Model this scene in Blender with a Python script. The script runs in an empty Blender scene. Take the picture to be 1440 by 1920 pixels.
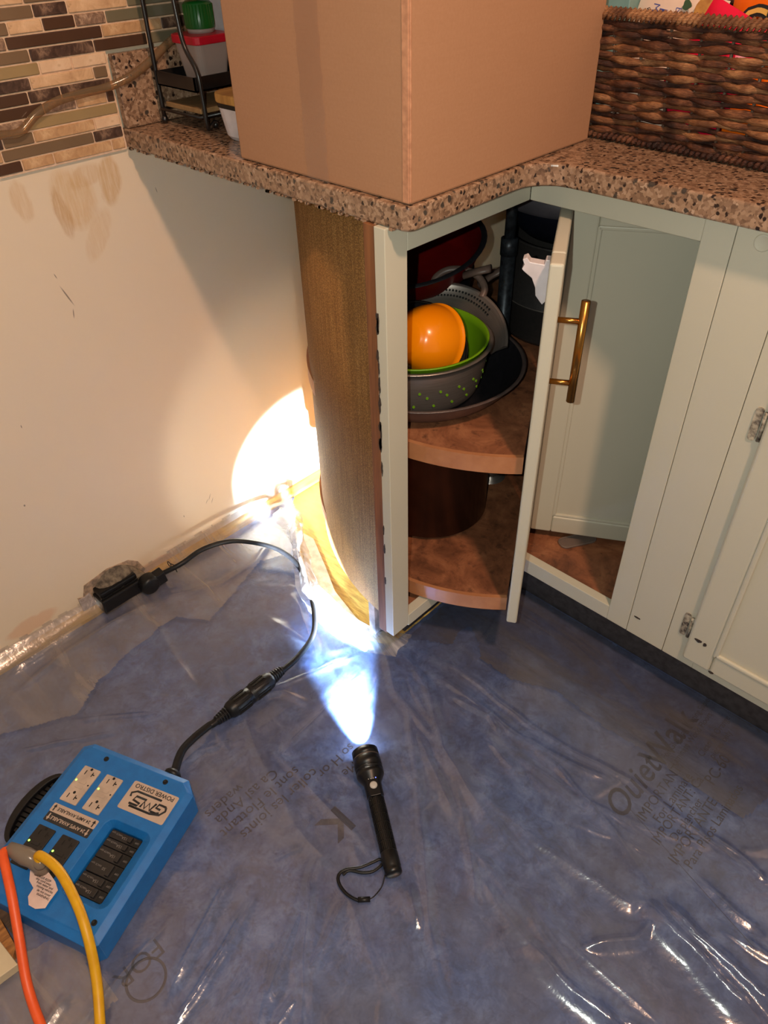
import bpy, bmesh, math, random
import numpy as np
from mathutils import Vector, Matrix, noise as mnoise

random.seed(7)
C = bpy.context.scene.collection
SC = bpy.context.scene

# ------------------------------------------------------------------ camera
F = 1391.81                       # focal length in pixels of the 1440 x 1920 frame
CAM = np.array([1.25604, -0.66727, 1.20136])
YAW, PIT, ROL = 2.35613, -0.69438, 0.03018
def cam_rows():
    f = np.array([math.cos(PIT)*math.cos(YAW), math.cos(PIT)*math.sin(YAW), math.sin(PIT)])
    rt = np.array([math.sin(YAW), -math.cos(YAW), 0.0]); dn = np.cross(f, rt)
    c, s = math.cos(ROL), math.sin(ROL)
    return np.array([c*rt + s*dn, -s*rt + c*dn, f])
RW = cam_rows()
def at(u, v, z):                  # point of the horizontal plane z seen at a pixel
    d = RW.T @ np.array([(u-720)/F, (v-960)/F, 1.0]); t = (z-CAM[2])/d[2]
    return (float(CAM[0]+t*d[0]), float(CAM[1]+t*d[1]))
def aw(u, v):                     # (y, z) on the left wall x = 0
    d = RW.T @ np.array([(u-720)/F, (v-960)/F, 1.0]); t = (0-CAM[0])/d[0]
    return (float(CAM[1]+t*d[1]), float(CAM[2]+t*d[2]))
def ay(u, v, y):                  # (x, z) on the plane y seen at a pixel
    d = RW.T @ np.array([(u-720)/F, (v-960)/F, 1.0]); t = (y-CAM[1])/d[1]
    return (float(CAM[0]+t*d[0]), float(CAM[2]+t*d[2]))
cam = bpy.data.cameras.new('camera'); co = bpy.data.objects.new('camera', cam); C.objects.link(co)
cam.sensor_fit = 'HORIZONTAL'; cam.sensor_width = 36; cam.lens = 36*F/1440
cam.clip_start = 0.02
co.matrix_world = Matrix(((RW[0][0], -RW[1][0], -RW[2][0], CAM[0]), (RW[0][1], -RW[1][1], -RW[2][1], CAM[1]),
                          (RW[0][2], -RW[1][2], -RW[2][2], CAM[2]), (0, 0, 0, 1)))
SC.camera = co
# ------------------------------------------------------------------ light and exposure
w = bpy.data.worlds.new('room'); SC.world = w; w.use_nodes = True
w.node_tree.nodes['Background'].inputs[0].default_value = (1.0, 0.86, 0.78, 1)
w.node_tree.nodes['Background'].inputs[1].default_value = 0.22
SC.view_settings.view_transform = 'Standard'; SC.view_settings.look = 'None'
SC.view_settings.exposure = 0.0; SC.view_settings.gamma = 1.0; SC.view_settings.use_curve_mapping = False
def lamp(name, kind, loc, power, col, size, target=None, angle=None, blend=0.3):
    l = bpy.data.lights.new(name, kind); l.energy = power; l.color = col
    o = bpy.data.objects.new(name, l); C.objects.link(o); o.location = loc
    if kind in ('POINT', 'SPOT'): l.shadow_soft_size = size
    if kind == 'AREA': l.shape = 'DISK'; l.size = size
    if angle: l.spot_size = math.radians(angle); l.spot_blend = blend
    if target is not None:
        o.rotation_euler = (Vector(target)-Vector(loc)).to_track_quat('-Z', 'Y').to_euler()
    return o
# ceiling lamp of the kitchen (warm), phone flash left of the lens (neutral)
lamp('ceiling_lamp', 'POINT', (1.75, -0.47, 2.42), 112, (1.0, 0.60, 0.38), 0.07)
fl = CAM - RW[0]*0.045 - RW[1]*0.012
lamp('phone_flash', 'POINT', tuple(fl), 19.5, (0.95, 1.0, 0.88), 0.004)
# ------------------------------------------------------------------ helpers
def link(name, me, mats, parent=None):
    o = bpy.data.objects.new(name, me); C.objects.link(o)
    if mats is not None:
        for m in (mats if isinstance(mats, (list, tuple)) else [mats]): me.materials.append(m)
    if parent is not None: o.parent = parent
    return o
def tag(o, label=None, cat=None, group=None, kind=None):
    if label: o['label'] = label
    if cat: o['category'] = cat
    if group: o['group'] = group
    if kind: o['kind'] = kind
    return o
def thing(name, label, cat, loc=(0, 0, 0), rz=0.0, group=None):
    o = bpy.data.objects.new(name, None); C.objects.link(o); o.location = loc; o.rotation_euler = (0, 0, rz)
    o.empty_display_size = 0.02
    bpy.context.view_layer.update()
    return tag(o, label, cat, group)
class MB:
    def __init__(s): s.v = []; s.f = []; s.sm = []; s.mi = []; s.cur = 0
    def add(s, vs, fs, smooth=False):
        n = len(s.v); s.v += [tuple(map(float, p)) for p in vs]
        for f in fs: s.f.append([i+n for i in f]); s.sm.append(smooth); s.mi.append(s.cur)
        return s
    def box(s, a, b, M=None):
        x0, y0, z0 = a; x1, y1, z1 = b
        vs = [(x0,y0,z0),(x1,y0,z0),(x1,y1,z0),(x0,y1,z0),(x0,y0,z1),(x1,y0,z1),(x1,y1,z1),(x0,y1,z1)]
        if M is not None: vs = [tuple(M @ Vector(p)) for p in vs]
        return s.add(vs, [(0,3,2,1),(4,5,6,7),(0,1,5,4),(1,2,6,5),(2,3,7,6),(3,0,4,7)])
    def bar(s, p, q, wd, ht):      # box beam between two points, width horizontal
        p, q = Vector(p), Vector(q); d = (q-p); L = d.length; d.normalize()
        u = Vector((0,0,1)) if abs(d.z) < .95 else Vector((1,0,0))
        r = d.cross(u).normalized(); u = r.cross(d).normalized()
        M = Matrix(((d.x, r.x, u.x, p.x), (d.y, r.y, u.y, p.y), (d.z, r.z, u.z, p.z), (0,0,0,1)))
        return s.box((0, -wd/2, -ht/2), (L, wd/2, ht/2), M)
    def tube(s, pts, r, n=10, cap=True, closed=False, flat=1.0):
        pts = [Vector(p) for p in pts]; N = len(pts); rings = []; ref = None
        for i, p in enumerate(pts):
            a = pts[i-1] if (i > 0 or closed) else pts[i]; b = pts[(i+1) % N] if (i < N-1 or closed) else pts[i]
            d = (b-a).normalized()
            if ref is None: ref = Vector((0,0,1)) if abs(d.z) < .9 else Vector((1,0,0))
            x = (ref - d*ref.dot(d)).normalized(); y = d.cross(x); ref = x
            rr = r[i] if isinstance(r, (list, tuple)) else r
            rings.append([tuple(p + (x*math.cos(2*math.pi*k/n)*flat + y*math.sin(2*math.pi*k/n))*rr) for k in range(n)])
        vs = [q for g in rings for q in g]; fs = []
        for i in range(N if closed else N-1):
            j = (i+1) % N
            for k in range(n): fs.append((i*n+k, i*n+(k+1) % n, j*n+(k+1) % n, j*n+k))
        if cap and not closed: fs += [tuple(range(n))[::-1], tuple((N-1)*n+k for k in range(n))]
        return s.add(vs, fs, True)
    def lathe(s, prof, c=(0,0,0), n=48, M=None, a0=0.0, a1=None):
        full = a1 is None; a1 = 2*math.pi if full else a1; m = n if full else n+1; vs = []
        for r, z in prof:
            for k in range(m):
                a = a0 + (a1-a0)*k/n; vs.append((c[0]+r*math.cos(a), c[1]+r*math.sin(a), c[2]+z))
        if M is not None: vs = [tuple(M @ Vector(p)) for p in vs]
        fs = []
        for i in range(len(prof)-1):
            for k in range(n):
                k2 = (k+1) % m
                fs.append((i*m+k, i*m+k2, (i+1)*m+k2, (i+1)*m+k))
        return s.add(vs, fs, True)
    def prism(s, poly, z0, z1, M=None):
        n = len(poly); vs = [(x, y, z0) for x, y in poly] + [(x, y, z1) for x, y in poly]
        if M is not None: vs = [tuple(M @ Vector(p)) for p in vs]
        ar = sum(poly[i][0]*poly[(i+1) % n][1]-poly[(i+1) % n][0]*poly[i][1] for i in range(n))
        fs = [tuple(range(n))[::-1], tuple(range(n, 2*n))] + [(i, (i+1) % n, n+(i+1) % n, n+i) for i in range(n)]
        if ar < 0: fs = [f[::-1] for f in fs]
        return s.add(vs, fs)
    def build(s, name, mats, parent=None, bevel=0, seg=2, smooth_all=False, merge=False):
        me = bpy.data.meshes.new(name); me.from_pydata(s.v, [], s.f)
        me.polygons.foreach_set('use_smooth', s.sm); me.polygons.foreach_set('material_index', s.mi); me.update()
        if bevel or merge:
            bm = bmesh.new(); bm.from_mesh(me)
            if merge: bmesh.ops.remove_doubles(bm, verts=bm.verts, dist=1e-5)
            if bevel:
                es = [e for e in bm.edges if len(e.link_faces) == 2 and e.calc_face_angle(0) > .6]
                bmesh.ops.bevel(bm, geom=es, offset=bevel, segments=seg, affect='EDGES', profile=.5, clamp_overlap=True)
            bm.to_mesh(me); bm.free()
        o = link(name, me, mats, parent)
        if parent is not None: o.matrix_parent_inverse = Matrix.Identity(4) if getattr(s, 'local', True) else parent.matrix_world.inverted()
        return o
def wmb():                         # builder whose coordinates are world coordinates even under a parent
    m = MB(); m.local = False; return m
def smooth_path(pts, n=8):
    P = [np.array(p, float) for p in pts]; P = [2*P[0]-P[1]] + P + [2*P[-1]-P[-2]]; out = []
    for i in range(1, len(P)-2):
        for k in range(n):
            t = k/n
            out.append(0.5*((2*P[i]) + (-P[i-1]+P[i+1])*t + (2*P[i-1]-5*P[i]+4*P[i+1]-P[i+2])*t*t + (-P[i-1]+3*P[i]-3*P[i+1]+P[i+2])*t**3))
    out.append(P[-2]); return [tuple(map(float, p)) for p in out]
def rrect(x0, y0, x1, y1, r, n=5):
    out = []
    for cx, cy, a in ((x1-r, y0+r, -90), (x1-r, y1-r, 0), (x0+r, y1-r, 90), (x0+r, y0+r, 180)):
        for k in range(n+1):
            t = math.radians(a+90*k/n); out.append((cx+r*math.cos(t), cy+r*math.sin(t)))
    return out
def frame_M(o, x, y):
    x = Vector(x).normalized(); y = Vector(y).normalized(); z = x.cross(y)
    return Matrix(((x.x, y.x, z.x, o[0]), (x.y, y.y, z.y, o[1]), (x.z, y.z, z.z, o[2]), (0,0,0,1)))
def text(name, s, size, m, parent, M, ext=0.0001, shear=0, sx=1.0, align='CENTER', off=0.0, world=False, spacing=1.0):
    cu = bpy.data.curves.new(name, 'FONT'); cu.body = s; cu.size = size; cu.extrude = ext; cu.shear = shear
    cu.align_x = align; cu.align_y = 'CENTER'; cu.offset = off; cu.resolution_u = 3; cu.space_character = spacing
    t = bpy.data.objects.new(name+'_tmp', cu); C.objects.link(t); bpy.context.view_layer.update()
    me = bpy.data.meshes.new_from_object(t.evaluated_get(bpy.context.evaluated_depsgraph_get()))
    bpy.data.objects.remove(t); bpy.data.curves.remove(cu)
    me.name = name; me.transform(M @ Matrix.Diagonal((sx, 1, 1, 1))); me.materials.clear()
    o = link(name, me, m, parent)
    if parent is not None and world: o.matrix_parent_inverse = parent.matrix_world.inverted()
    return o
# ------------------------------------------------------------------ materials
def lin(c):
    return tuple(((x/255)/12.92 if x/255 <= .04045 else ((x/255+.055)/1.055)**2.4) for x in c) + (1,)
class NT:
    def __init__(s, name):
        s.m = bpy.data.materials.new(name); s.m.use_nodes = True; s.t = s.m.node_tree; s.b = s.t.nodes['Principled BSDF']
        s.out = s.t.nodes['Material Output']
    def n(s, typ, **k):
        o = s.t.nodes.new(typ)
        for a, b in k.items():
            if a.startswith('i_'): o.inputs[int(a[2:])].default_value = b
            else: setattr(o, a, b)
        return o
    def l(s, a, b): s.t.links.new(a, b)
    def coord(s, kind='Object'): return s.n('ShaderNodeTexCoord').outputs[kind]
    def mapping(s, src, scale=(1,1,1), rot=(0,0,0), loc=(0,0,0)):
        m = s.n('ShaderNodeMapping'); m.inputs['Scale'].default_value = scale; m.inputs['Rotation'].default_value = rot
        m.inputs['Location'].default_value = loc; s.l(src, m.inputs['Vector']); return m.outputs[0]
    def noise(s, src, scale, detail=3, rough=.55, dist=0):
        n = s.n('ShaderNodeTexNoise'); n.inputs['Scale'].default_value = scale; n.inputs['Detail'].default_value = detail
        n.inputs['Roughness'].default_value = rough; n.inputs['Distortion'].default_value = dist; s.l(src, n.inputs['Vector']); return n.outputs['Fac']
    def vor(s, src, scale, feat='F1', rnd=1.0):
        n = s.n('ShaderNodeTexVoronoi', feature=feat); n.inputs['Scale'].default_value = scale; n.inputs['Randomness'].default_value = rnd; s.l(src, n.inputs['Vector']); return n
    def ramp(s, src, stops, interp='LINEAR'):
        r = s.n('ShaderNodeValToRGB'); r.color_ramp.interpolation = interp; e = r.color_ramp.elements
        while len(e) > 1: e.remove(e[-1])
        e[0].position = stops[0][0]; e[0].color = stops[0][1]
        for p, c in stops[1:]:
            q = e.new(p); q.color = c
        s.l(src, r.inputs[0]); return r.outputs[0]
    def mix(s, fac, a, b, mode='MIX'):
        m = s.n('ShaderNodeMix', data_type='RGBA', blend_type=mode)
        for inp, val in ((m.inputs[0], fac), (m.inputs[6], a), (m.inputs[7], b)):
            if isinstance(val, (int, float)): inp.default_value = val
            elif isinstance(val, tuple): inp.default_value = val
            else: s.l(val, inp)
        return m.outputs[2]
    def math(s, op, a, b=0.0, clamp=False):
        m = s.n('ShaderNodeMath', operation=op, use_clamp=clamp)
        for i, val in enumerate((a, b)):
            if isinstance(val, (int, float)): m.inputs[i].default_value = val
            else: s.l(val, m.inputs[i])
        return m.outputs[0]
    def bump(s, h, strength=.3, dist=.001):
        b = s.n('ShaderNodeBump'); b.inputs['Strength'].default_value = strength; b.inputs['Distance'].default_value = dist
        s.l(h, b.inputs['Height']); s.l(b.outputs[0], s.b.inputs['Normal']); return b.outputs[0]
    def fin(s, col=None, rough=.5, metal=0.0, spec=None, coat=0.0):
        if col is not None:
            if isinstance(col, tuple): s.b.inputs['Base Color'].default_value = col
            else: s.l(col, s.b.inputs['Base Color'])
        if isinstance(rough, (int, float)): s.b.inputs['Roughness'].default_value = rough
        else: s.l(rough, s.b.inputs['Roughness'])
        s.b.inputs['Metallic'].default_value = metal
        if spec is not None: s.b.inputs['Specular IOR Level'].default_value = spec
        s.b.inputs['Coat Weight'].default_value = coat
        return s.m
BL = (0,0,0,1); WH = (1,1,1,1)
def simple(name, c1, c2=None, scale=40, rough=.5, metal=0, bump=0, spec=None, stretch=(1,1,1), coat=0, bscale=None, bd=.001, detail=3):
    t = NT(name); p = t.mapping(t.coord(), stretch); c2 = c2 or tuple(max(0, x*0.88) for x in c1)
    n = t.noise(p, scale, detail); col = t.mix(t.ramp(n, [(.35, BL), (.65, WH)]), lin(c1), lin(c2))
    if bump: t.bump(t.noise(p, bscale or scale*2, 3), bump, bd)
    return t.fin(col, rough, metal, spec, coat)
def quartz():
    t = NT('quartz'); p0 = t.coord(); wn = t.n('ShaderNodeTexNoise'); wn.inputs['Scale'].default_value = 140; wn.inputs['Detail'].default_value = 3; t.l(p0, wn.inputs['Vector'])
    va = t.n('ShaderNodeVectorMath', operation='MULTIPLY_ADD'); t.l(wn.outputs['Color'], va.inputs[0]); va.inputs[1].default_value = (.008,)*3; t.l(p0, va.inputs[2]); p = va.outputs[0]
    v = t.vor(p, 230); r = t.ramp(v.outputs['Color'], [(0, lin((84,64,52))), (.2, lin((112,86,68))), (.4, lin((138,108,86))), (.65, lin((154,124,100))), (.85, lin((168,138,114))), (1, lin((186,158,136)))])
    v2 = t.vor(t.mapping(p, (1.2, 1, 1)), 130); d = t.ramp(v2.outputs['Distance'], [(.0, WH), (.34, WH), (.46, BL)])
    sel = t.ramp(v2.outputs['Color'], [(.34, WH), (.36, BL)], 'CONSTANT')
    c = t.mix(t.math('MULTIPLY', d, sel), r, lin((44,32,28)))
    v3 = t.vor(p, 90); d3 = t.ramp(v3.outputs['Distance'], [(.0, WH), (.3, WH), (.4, BL)]); s3 = t.ramp(v3.outputs['Color'], [(.22, WH), (.24, BL)], 'CONSTANT')
    c = t.mix(t.math('MULTIPLY', d3, s3), c, lin((66,58,52)))
    rr = t.ramp(t.noise(p, 30), [(.4, (.16,)*3+(1,)), (.7, (.34,)*3+(1,))])
    return t.fin(c, rr)
M_quartz = quartz()
def marble(name, a, b, c, sc=60):
    t = NT(name); p = t.coord(); n = t.noise(p, sc, 6, .7, .6); v = t.vor(t.mapping(p, (1,1,1.4)), sc*2.2)
    col = t.ramp(n, [(.3, lin(a)), (.5, lin(b)), (.66, lin(c)), (.75, lin(b))])
    col = t.mix(t.ramp(v.outputs['Distance'], [(.0, WH), (.18, BL)]), col, lin(a))
    t.bump(n, .35, .0006); return t.fin(col, .35)
M_marb = marble('dark_marble_tile', (44,30,26), (80,60,50), (140,112,92))
M_marb2 = marble('speckled_marble_tile', (70,50,42), (136,108,88), (190,160,134), 90)
M_trav = [marble('travertine_tile', (178,140,104), (206,168,130), (222,188,150), 34), marble('tan_travertine_tile', (164,124,86), (190,150,110), (210,174,134), 60),
          marble('pale_travertine_tile', (196,160,126), (216,182,148), (226,196,164), 22)]
def glass_tile(name, c):
    t = NT(name); p = t.coord(); n = t.noise(p, 12, 2)
    return t.fin(t.mix(n, lin(c), lin(tuple(x*.82 for x in c))), .14, 0, .6)
M_gdark = glass_tile('brown_glass_tile', (84,60,46)); M_gtaupe = glass_tile('taupe_glass_tile', (128,104,80)); M_golive = glass_tile('olive_glass_tile', (168,142,100)); M_ggrey = glass_tile('grey_glass_tile', (120,112,90))
M_grout = simple('grout', (222,190,160), (204,170,140), 120, .9, bump=.5, bscale=600)
# wall paint with glue smears, scuffs and a crack: marks that stay where they are
def wall_mat():
    t = NT('wall_paint'); p = t.coord(); n = t.noise(p, 3, 4); base = t.mix(n, lin((216,198,172)), lin((222,206,182)))
    warp = t.n('ShaderNodeTexNoise'); warp.inputs['Scale'].default_value = 30; warp.inputs['Detail'].default_value = 4; t.l(p, warp.inputs['Vector'])
    off = t.n('ShaderNodeVectorMath', operation='MULTIPLY_ADD'); t.l(warp.outputs['Color'], off.inputs[0]); off.inputs[1].default_value = (0, .014, .02); t.l(p, off.inputs[2])
    streak = t.noise(t.mapping(p, (1, 60, 9)), 3, 4, .6)
    def ell(u, v, ry, rz, rot=0, src=None, soft=.25):
        y, z = aw(u, v)
        m = t.n('ShaderNodeMapping'); m.vector_type = 'TEXTURE'; m.inputs['Location'].default_value = (0, y+.007*(src is None), z+.01*(src is None)); m.inputs['Rotation'].default_value = (rot, 0, 0)
        m.inputs['Scale'].default_value = (1, ry, rz); t.l(src or off.outputs[0], m.inputs['Vector'])
        le = t.n('ShaderNodeVectorMath', operation='LENGTH'); t.l(m.outputs[0], le.inputs[0])
        return t.ramp(le.outputs['Value'], [(1-soft, WH), (1, BL)]) if True else None
    c = base
    for (u, v, ry, rz, rot, col, k) in ((40,378,.017,.036,0,(200,168,128),.6), (138,372,.040,.055,.25,(204,172,130),.75), (206,338,.022,.045,-.15,(196,160,114),.75), (118,400,.014,.045,.1,(182,142,98),.5), (185,440,.022,.05,-.6,(206,176,138),.5), (160,330,.035,.02,.2,(196,160,116),.5)):
        e = ell(u, v, ry, rz, rot); e = t.math('MULTIPLY', e, t.ramp(streak, [(.32, (.35,)*3+(1,)), (.6, WH)]))
        c = t.mix(t.math('MULTIPLY', e, k), c, lin(col))
    for (u, v, ry, rz, rot) in ((126,555,.0016,.024,.35),(138,588,.0012,.01,-.2),(104,518,.001,.006,.3),(46,948,.002,.003,0),(345,968,.0012,.0035,0),(40,800,.001,.004,0),(393,932,.0008,.011,-.5),(398,938,.0008,.009,-.5),(388,940,.0008,.008,-.6),(293,356,.0008,.006,.2)):
        c = t.mix(t.math('MULTIPLY', ell(u, v, ry, rz, rot, p, .5), .8), c, lin((96,84,74)))
    for (u, v, a, b, k) in ((60,1170,.06,.02,.5),(290,1060,.06,.018,.5)):
        c = t.mix(t.math('MULTIPLY', ell(u, v, a, b), k), c, lin((206,156,118)))
    t.bump(t.noise(p, 160, 3), .15, .0008)
    return t.fin(c, .55, 0, .3)
M_wall = wall_mat()
M_wallplain = simple('plain_wall_paint', (210,194,170), (216,200,176), 4, .6)
def paint_mat():
    t = NT('sage_paint'); p = t.coord(); n = t.noise(p, 9, 4)
    c = t.mix(n, lin((200,196,178)), lin((194,191,174)))
    v = t.vor(p, 26); dot = t.ramp(v.outputs['Distance'], [(0, WH), (.035, WH), (.05, BL)]); sel = t.ramp(v.outputs['Color'], [(.12, WH), (.13, BL)], 'CONSTANT')
    c = t.mix(t.math('MULTIPLY', t.math('MULTIPLY', dot, sel), .6), c, lin((120,116,98)))
    h = t.noise(t.mapping(p, (1, 1, .25)), 140, 3); t.bump(h, .12, .0006)
    return t.fin(c, .38, 0, .45)
M_paint = paint_mat()
M_chip = simple('chipped_paint', (40,32,30), (70,58,50), 300, .6)
def hardboard():
    t = NT('hardboard_back'); p = t.coord()
    st = t.noise(t.mapping(p, (60, 60, 1.6)), 4, 5, .7); c = t.ramp(st, [(.3, lin((132,94,50))), (.5, lin((172,126,72))), (.7, lin((194,148,90)))])
    n = t.noise(p, 5, 3); c = t.mix(t.ramp(n, [(.4, BL), (.65, (.5,.5,.5,1))]), c, lin((146,104,58)))
    w1 = t.vor(t.mapping(p, (1, 1, 1)), 420); c = t.mix(t.ramp(w1.outputs['Distance'], [(.2, BL), (.6, (.6,)*3+(1,))]), c, lin((86,60,34)))
    t.bump(w1.outputs['Distance'], .6, .0012); return t.fin(c, .75, 0, .2)
M_hard = hardboard()
def wood(name, a, b, stretch=(30, 30, 2), sc=3, rough=.6):
    t = NT(name); p = t.mapping(t.coord(), stretch); n = t.noise(p, sc, 5, .65, .4); t.bump(n, .3, .0008)
    return t.fin(t.ramp(n, [(.3, lin(a)), (.7, lin(b))]), rough)
M_raw = wood('raw_wood_edge', (92,54,32), (150,96,56), (40,40,2))
M_subfl = wood('subfloor_wood', (150,104,34), (226,184,86), (2.5,14,1), 9, .7)
M_vinyl = simple('old_vinyl', (172,146,112), (140,112,80), 60, .5, bump=.3)
M_block = simple('shaded_toe_kick_board', (62,58,62), (44,40,44), 60, .7, bump=.3)  # shade under the cabinets is put into this dark board colour
M_shoe = wood('shoe_moulding_wood', (196,150,70), (222,184,100), (30,1.5,30), 3, .4)
def shelf_mat():
    t = NT('shelf_surface'); p = t.coord(); n = t.noise(p, 14, 6, .7, .5); n2 = t.noise(p, 60, 4, .7)
    c = t.ramp(n, [(.3, lin((92,56,38))), (.5, lin((140,88,60))), (.7, lin((176,118,82)))])
    c = t.mix(t.ramp(n2, [(.55, BL), (.72, (.7,)*3+(1,))]), c, lin((66,42,32))); t.bump(n2, .2, .0005); return t.fin(c, .5)
M_shelf = shelf_mat()
M_lip = simple('shelf_edge_band', (186,128,88), (172,114,76), 30, .35)
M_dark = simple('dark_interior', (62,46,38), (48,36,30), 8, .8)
def card():
    t = NT('cardboard'); p = t.coord(); n = t.noise(p, 260, 3); f = t.noise(t.mapping(p, (6, 6, 180)), 2, 2)
    c = t.mix(n, lin((176,134,104)), lin((164,122,92))); c = t.mix(t.math('MULTIPLY', f, .25), c, lin((150,106,76)))
    t.bump(t.noise(p, 20, 3), .12, .002); return t.fin(c, .8, 0, .2)
M_card = card()
M_cardedge = simple('cardboard_edge', (196,142,108), (170,120,90), 100, .8)
M_black = simple('black_plastic', (17,16,18), (13,13,15), 60, .42, spec=.35)
M_blackm = simple('black_metal', (18,16,16), (24,22,22), 60, .32, 0, spec=.6)
M_anod = simple('black_anodised_metal', (14,14,16), (10,10,12), 60, .36, 0, spec=.4)
M_rubber = simple('black_rubber_cord', (14,14,16), (20,20,22), 60, .42, spec=.3)
M_blue = simple('blue_powder_coat', (20,108,182), (18,100,172), 60, .42, bump=.08, bscale=900)
M_ivory = simple('beige_outlet_plastic', (196,176,160), None, 40, .4)
M_labelp = simple('label_paper', (188,166,150), (180,160,145), 40, .5)
M_labeld = simple('label_black', (42,42,44), None, 40, .5)
M_ink = simple('black_ink', (26,26,30), None, 40, .6)
M_slot = simple('slot_shadow_black', (10,10,10), None, 40, .7)
M_breaker = simple('breaker_plastic', (38,35,34), (30,28,28), 90, .45)
M_btxt = simple('grey_print', (128,122,118), None, 40, .6)
M_brass = simple('brushed_brass', (190,138,70), (172,120,56), 30, .27, 1, stretch=(80,80,2))
M_steel = simple('stainless_steel', (168,158,152), (148,138,132), 20, .33, .75, stretch=(1,1,60))
M_pan = simple('dark_nonstick', (34,33,38), (26,26,30), 120, .38)
M_panout = simple('grey_pan_enamel', (92,78,74), (80,68,66), 60, .36)
M_greypot = simple('charcoal_pot', (52,48,48), (44,42,42), 200, .5)
M_orange = simple('orange_bowl_plastic', (250,146,8), (244,138,4), 10, .24, coat=.3)
M_green = simple('green_silicone', (112,164,20), (98,150,16), 10, .4)
M_redpan = simple('red_enamel', (120,16,14), (96,10,12), 10, .3)
M_greyhand = simple('grey_handle', (120,98,88), (100,82,76), 30, .4)
M_blueblk = simple('navy_black_bowl', (16,20,34), (12,14,26), 30, .4)
M_band = simple('grey_band', (74,72,80), None, 30, .5)
M_whitep = simple('white_plastic', (226,218,222), None, 20, .35)
M_pole = simple('worn_metal_pole', (64,70,78), (40,42,48), 90, .4, .6)
M_hinge = simple('chipped_hinge', (190,180,160), (60,52,46), 120, .5, detail=5)
M_orangec = simple('orange_cord_rubber', (232,92,36), (224,84,30), 60, .45)
M_yellowc = simple('yellow_cord_rubber', (216,164,8), (206,152,4), 60, .45)
M_redlid = simple('red_plastic_lid', (190,16,40), None, 20, .35)
M_greenlid = simple('green_plastic_cap', (16,92,30), None, 20, .35)
M_bamboo = wood('bamboo', (150,100,46), (206,156,84), (20,2,2), 4, .5)
M_foam = simple('tan_board', (150,118,78), (130,100,64), 60, .7)
M_button = simple('grey_rubber_button', (190,186,180), None, 20, .4)
M_under = None
def under_mat():
    t = NT('underlayment'); p = t.coord(); n = t.noise(p, 22, 6, .75, .4); n2 = t.noise(p, 5, 3); f = t.noise(p, 240, 3, .7)
    c = t.ramp(n, [(.34, lin((56,72,112))), (.5, lin((76,96,144))), (.66, lin((104,124,168)))])
    c = t.mix(t.ramp(n2, [(.42, BL), (.62, (.6,)*3+(1,))]), c, lin((84,84,102))); n3 = t.noise(p, 60, 5, .7, .6); c = t.mix(t.ramp(n3, [(.5, BL), (.66, (.55,)*3+(1,))]), c, lin((56,62,92)))
    c = t.mix(t.ramp(f, [(.62, BL), (.8, (.5,)*3+(1,))]), c, lin((130,136,170)))
    t.bump(n, .4, .002); return t.fin(c, .75, 0, .3)
M_under = under_mat()
M_print = simple('underlayment_print', (46,46,64), None, 40, .7)
def film(name, haze, tint=(.97,.97,.98), rough=.2, hazecol=(190,186,196), seed=0):
    t = NT(name); t.t.nodes.remove(t.b); p = t.mapping(t.coord(), loc=(seed, seed, 0))
    n = t.noise(t.mapping(p, (1, 1, 1)), 45, 4, .6, .6); n2 = t.noise(p, 12, 4, .6, .8)
    bp = t.n('ShaderNodeBump'); bp.inputs['Strength'].default_value = .55; bp.inputs['Distance'].default_value = .003
    t.l(t.math('ADD', t.math('MULTIPLY', n, .35), n2), bp.inputs['Height'])
    tr = t.n('ShaderNodeBsdfTransparent'); tr.inputs[0].default_value = tint+(1,)
    gl = t.n('ShaderNodeBsdfGlossy'); gl.inputs['Roughness'].default_value = rough; t.l(bp.outputs[0], gl.inputs['Normal'])
    fr = t.n('ShaderNodeLayerWeight'); fr.inputs['Blend'].default_value = .5; t.l(bp.outputs[0], fr.inputs['Normal'])
    m1 = t.n('ShaderNodeMixShader'); t.l(t.math('ADD', t.math('MULTIPLY', t.math('POWER', fr.outputs['Facing'], 4.0), .9), .11, True), m1.inputs[0]); t.l(tr.outputs[0], m1.inputs[1]); t.l(gl.outputs[0], m1.inputs[2])
    df = t.n('ShaderNodeBsdfDiffuse'); df.inputs[0].default_value = lin(hazecol); tl = t.n('ShaderNodeBsdfTranslucent'); tl.inputs[0].default_value = lin(hazecol)
    a = t.n('ShaderNodeMixShader'); a.inputs[0].default_value = .35; t.l(df.outputs[0], a.inputs[1]); t.l(tl.outputs[0], a.inputs[2])
    hz = t.ramp(t.noise(t.mapping(p, (1.1, 5.5, 1), (0, 0, .5)), 2.6, 5, .62, .9), [(.36, (haze*.25,)*3+(1,)), (.52, (haze*.9,)*3+(1,)), (.68, (haze*2.2,)*3+(1,))])  # stretched streaks put the light bands of broad creases into the haze
    m2 = t.n('ShaderNodeMixShader'); t.l(hz, m2.inputs[0]); t.l(m1.outputs[0], m2.inputs[1]); t.l(a.outputs[0], m2.inputs[2])
    t.l(m2.outputs[0], t.out.inputs[0]); return t.m
M_film = film('clear_plastic_film', .09, hazecol=(170,176,196))
M_film2 = film('hazy_plastic_film', .30, hazecol=(112,108,112), seed=3)
M_film3 = film('wall_side_plastic_film', .24, hazecol=(190,178,170), seed=6)
M_flap = film('crumpled_white_film', .42, hazecol=(235,232,228), seed=9)
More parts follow.
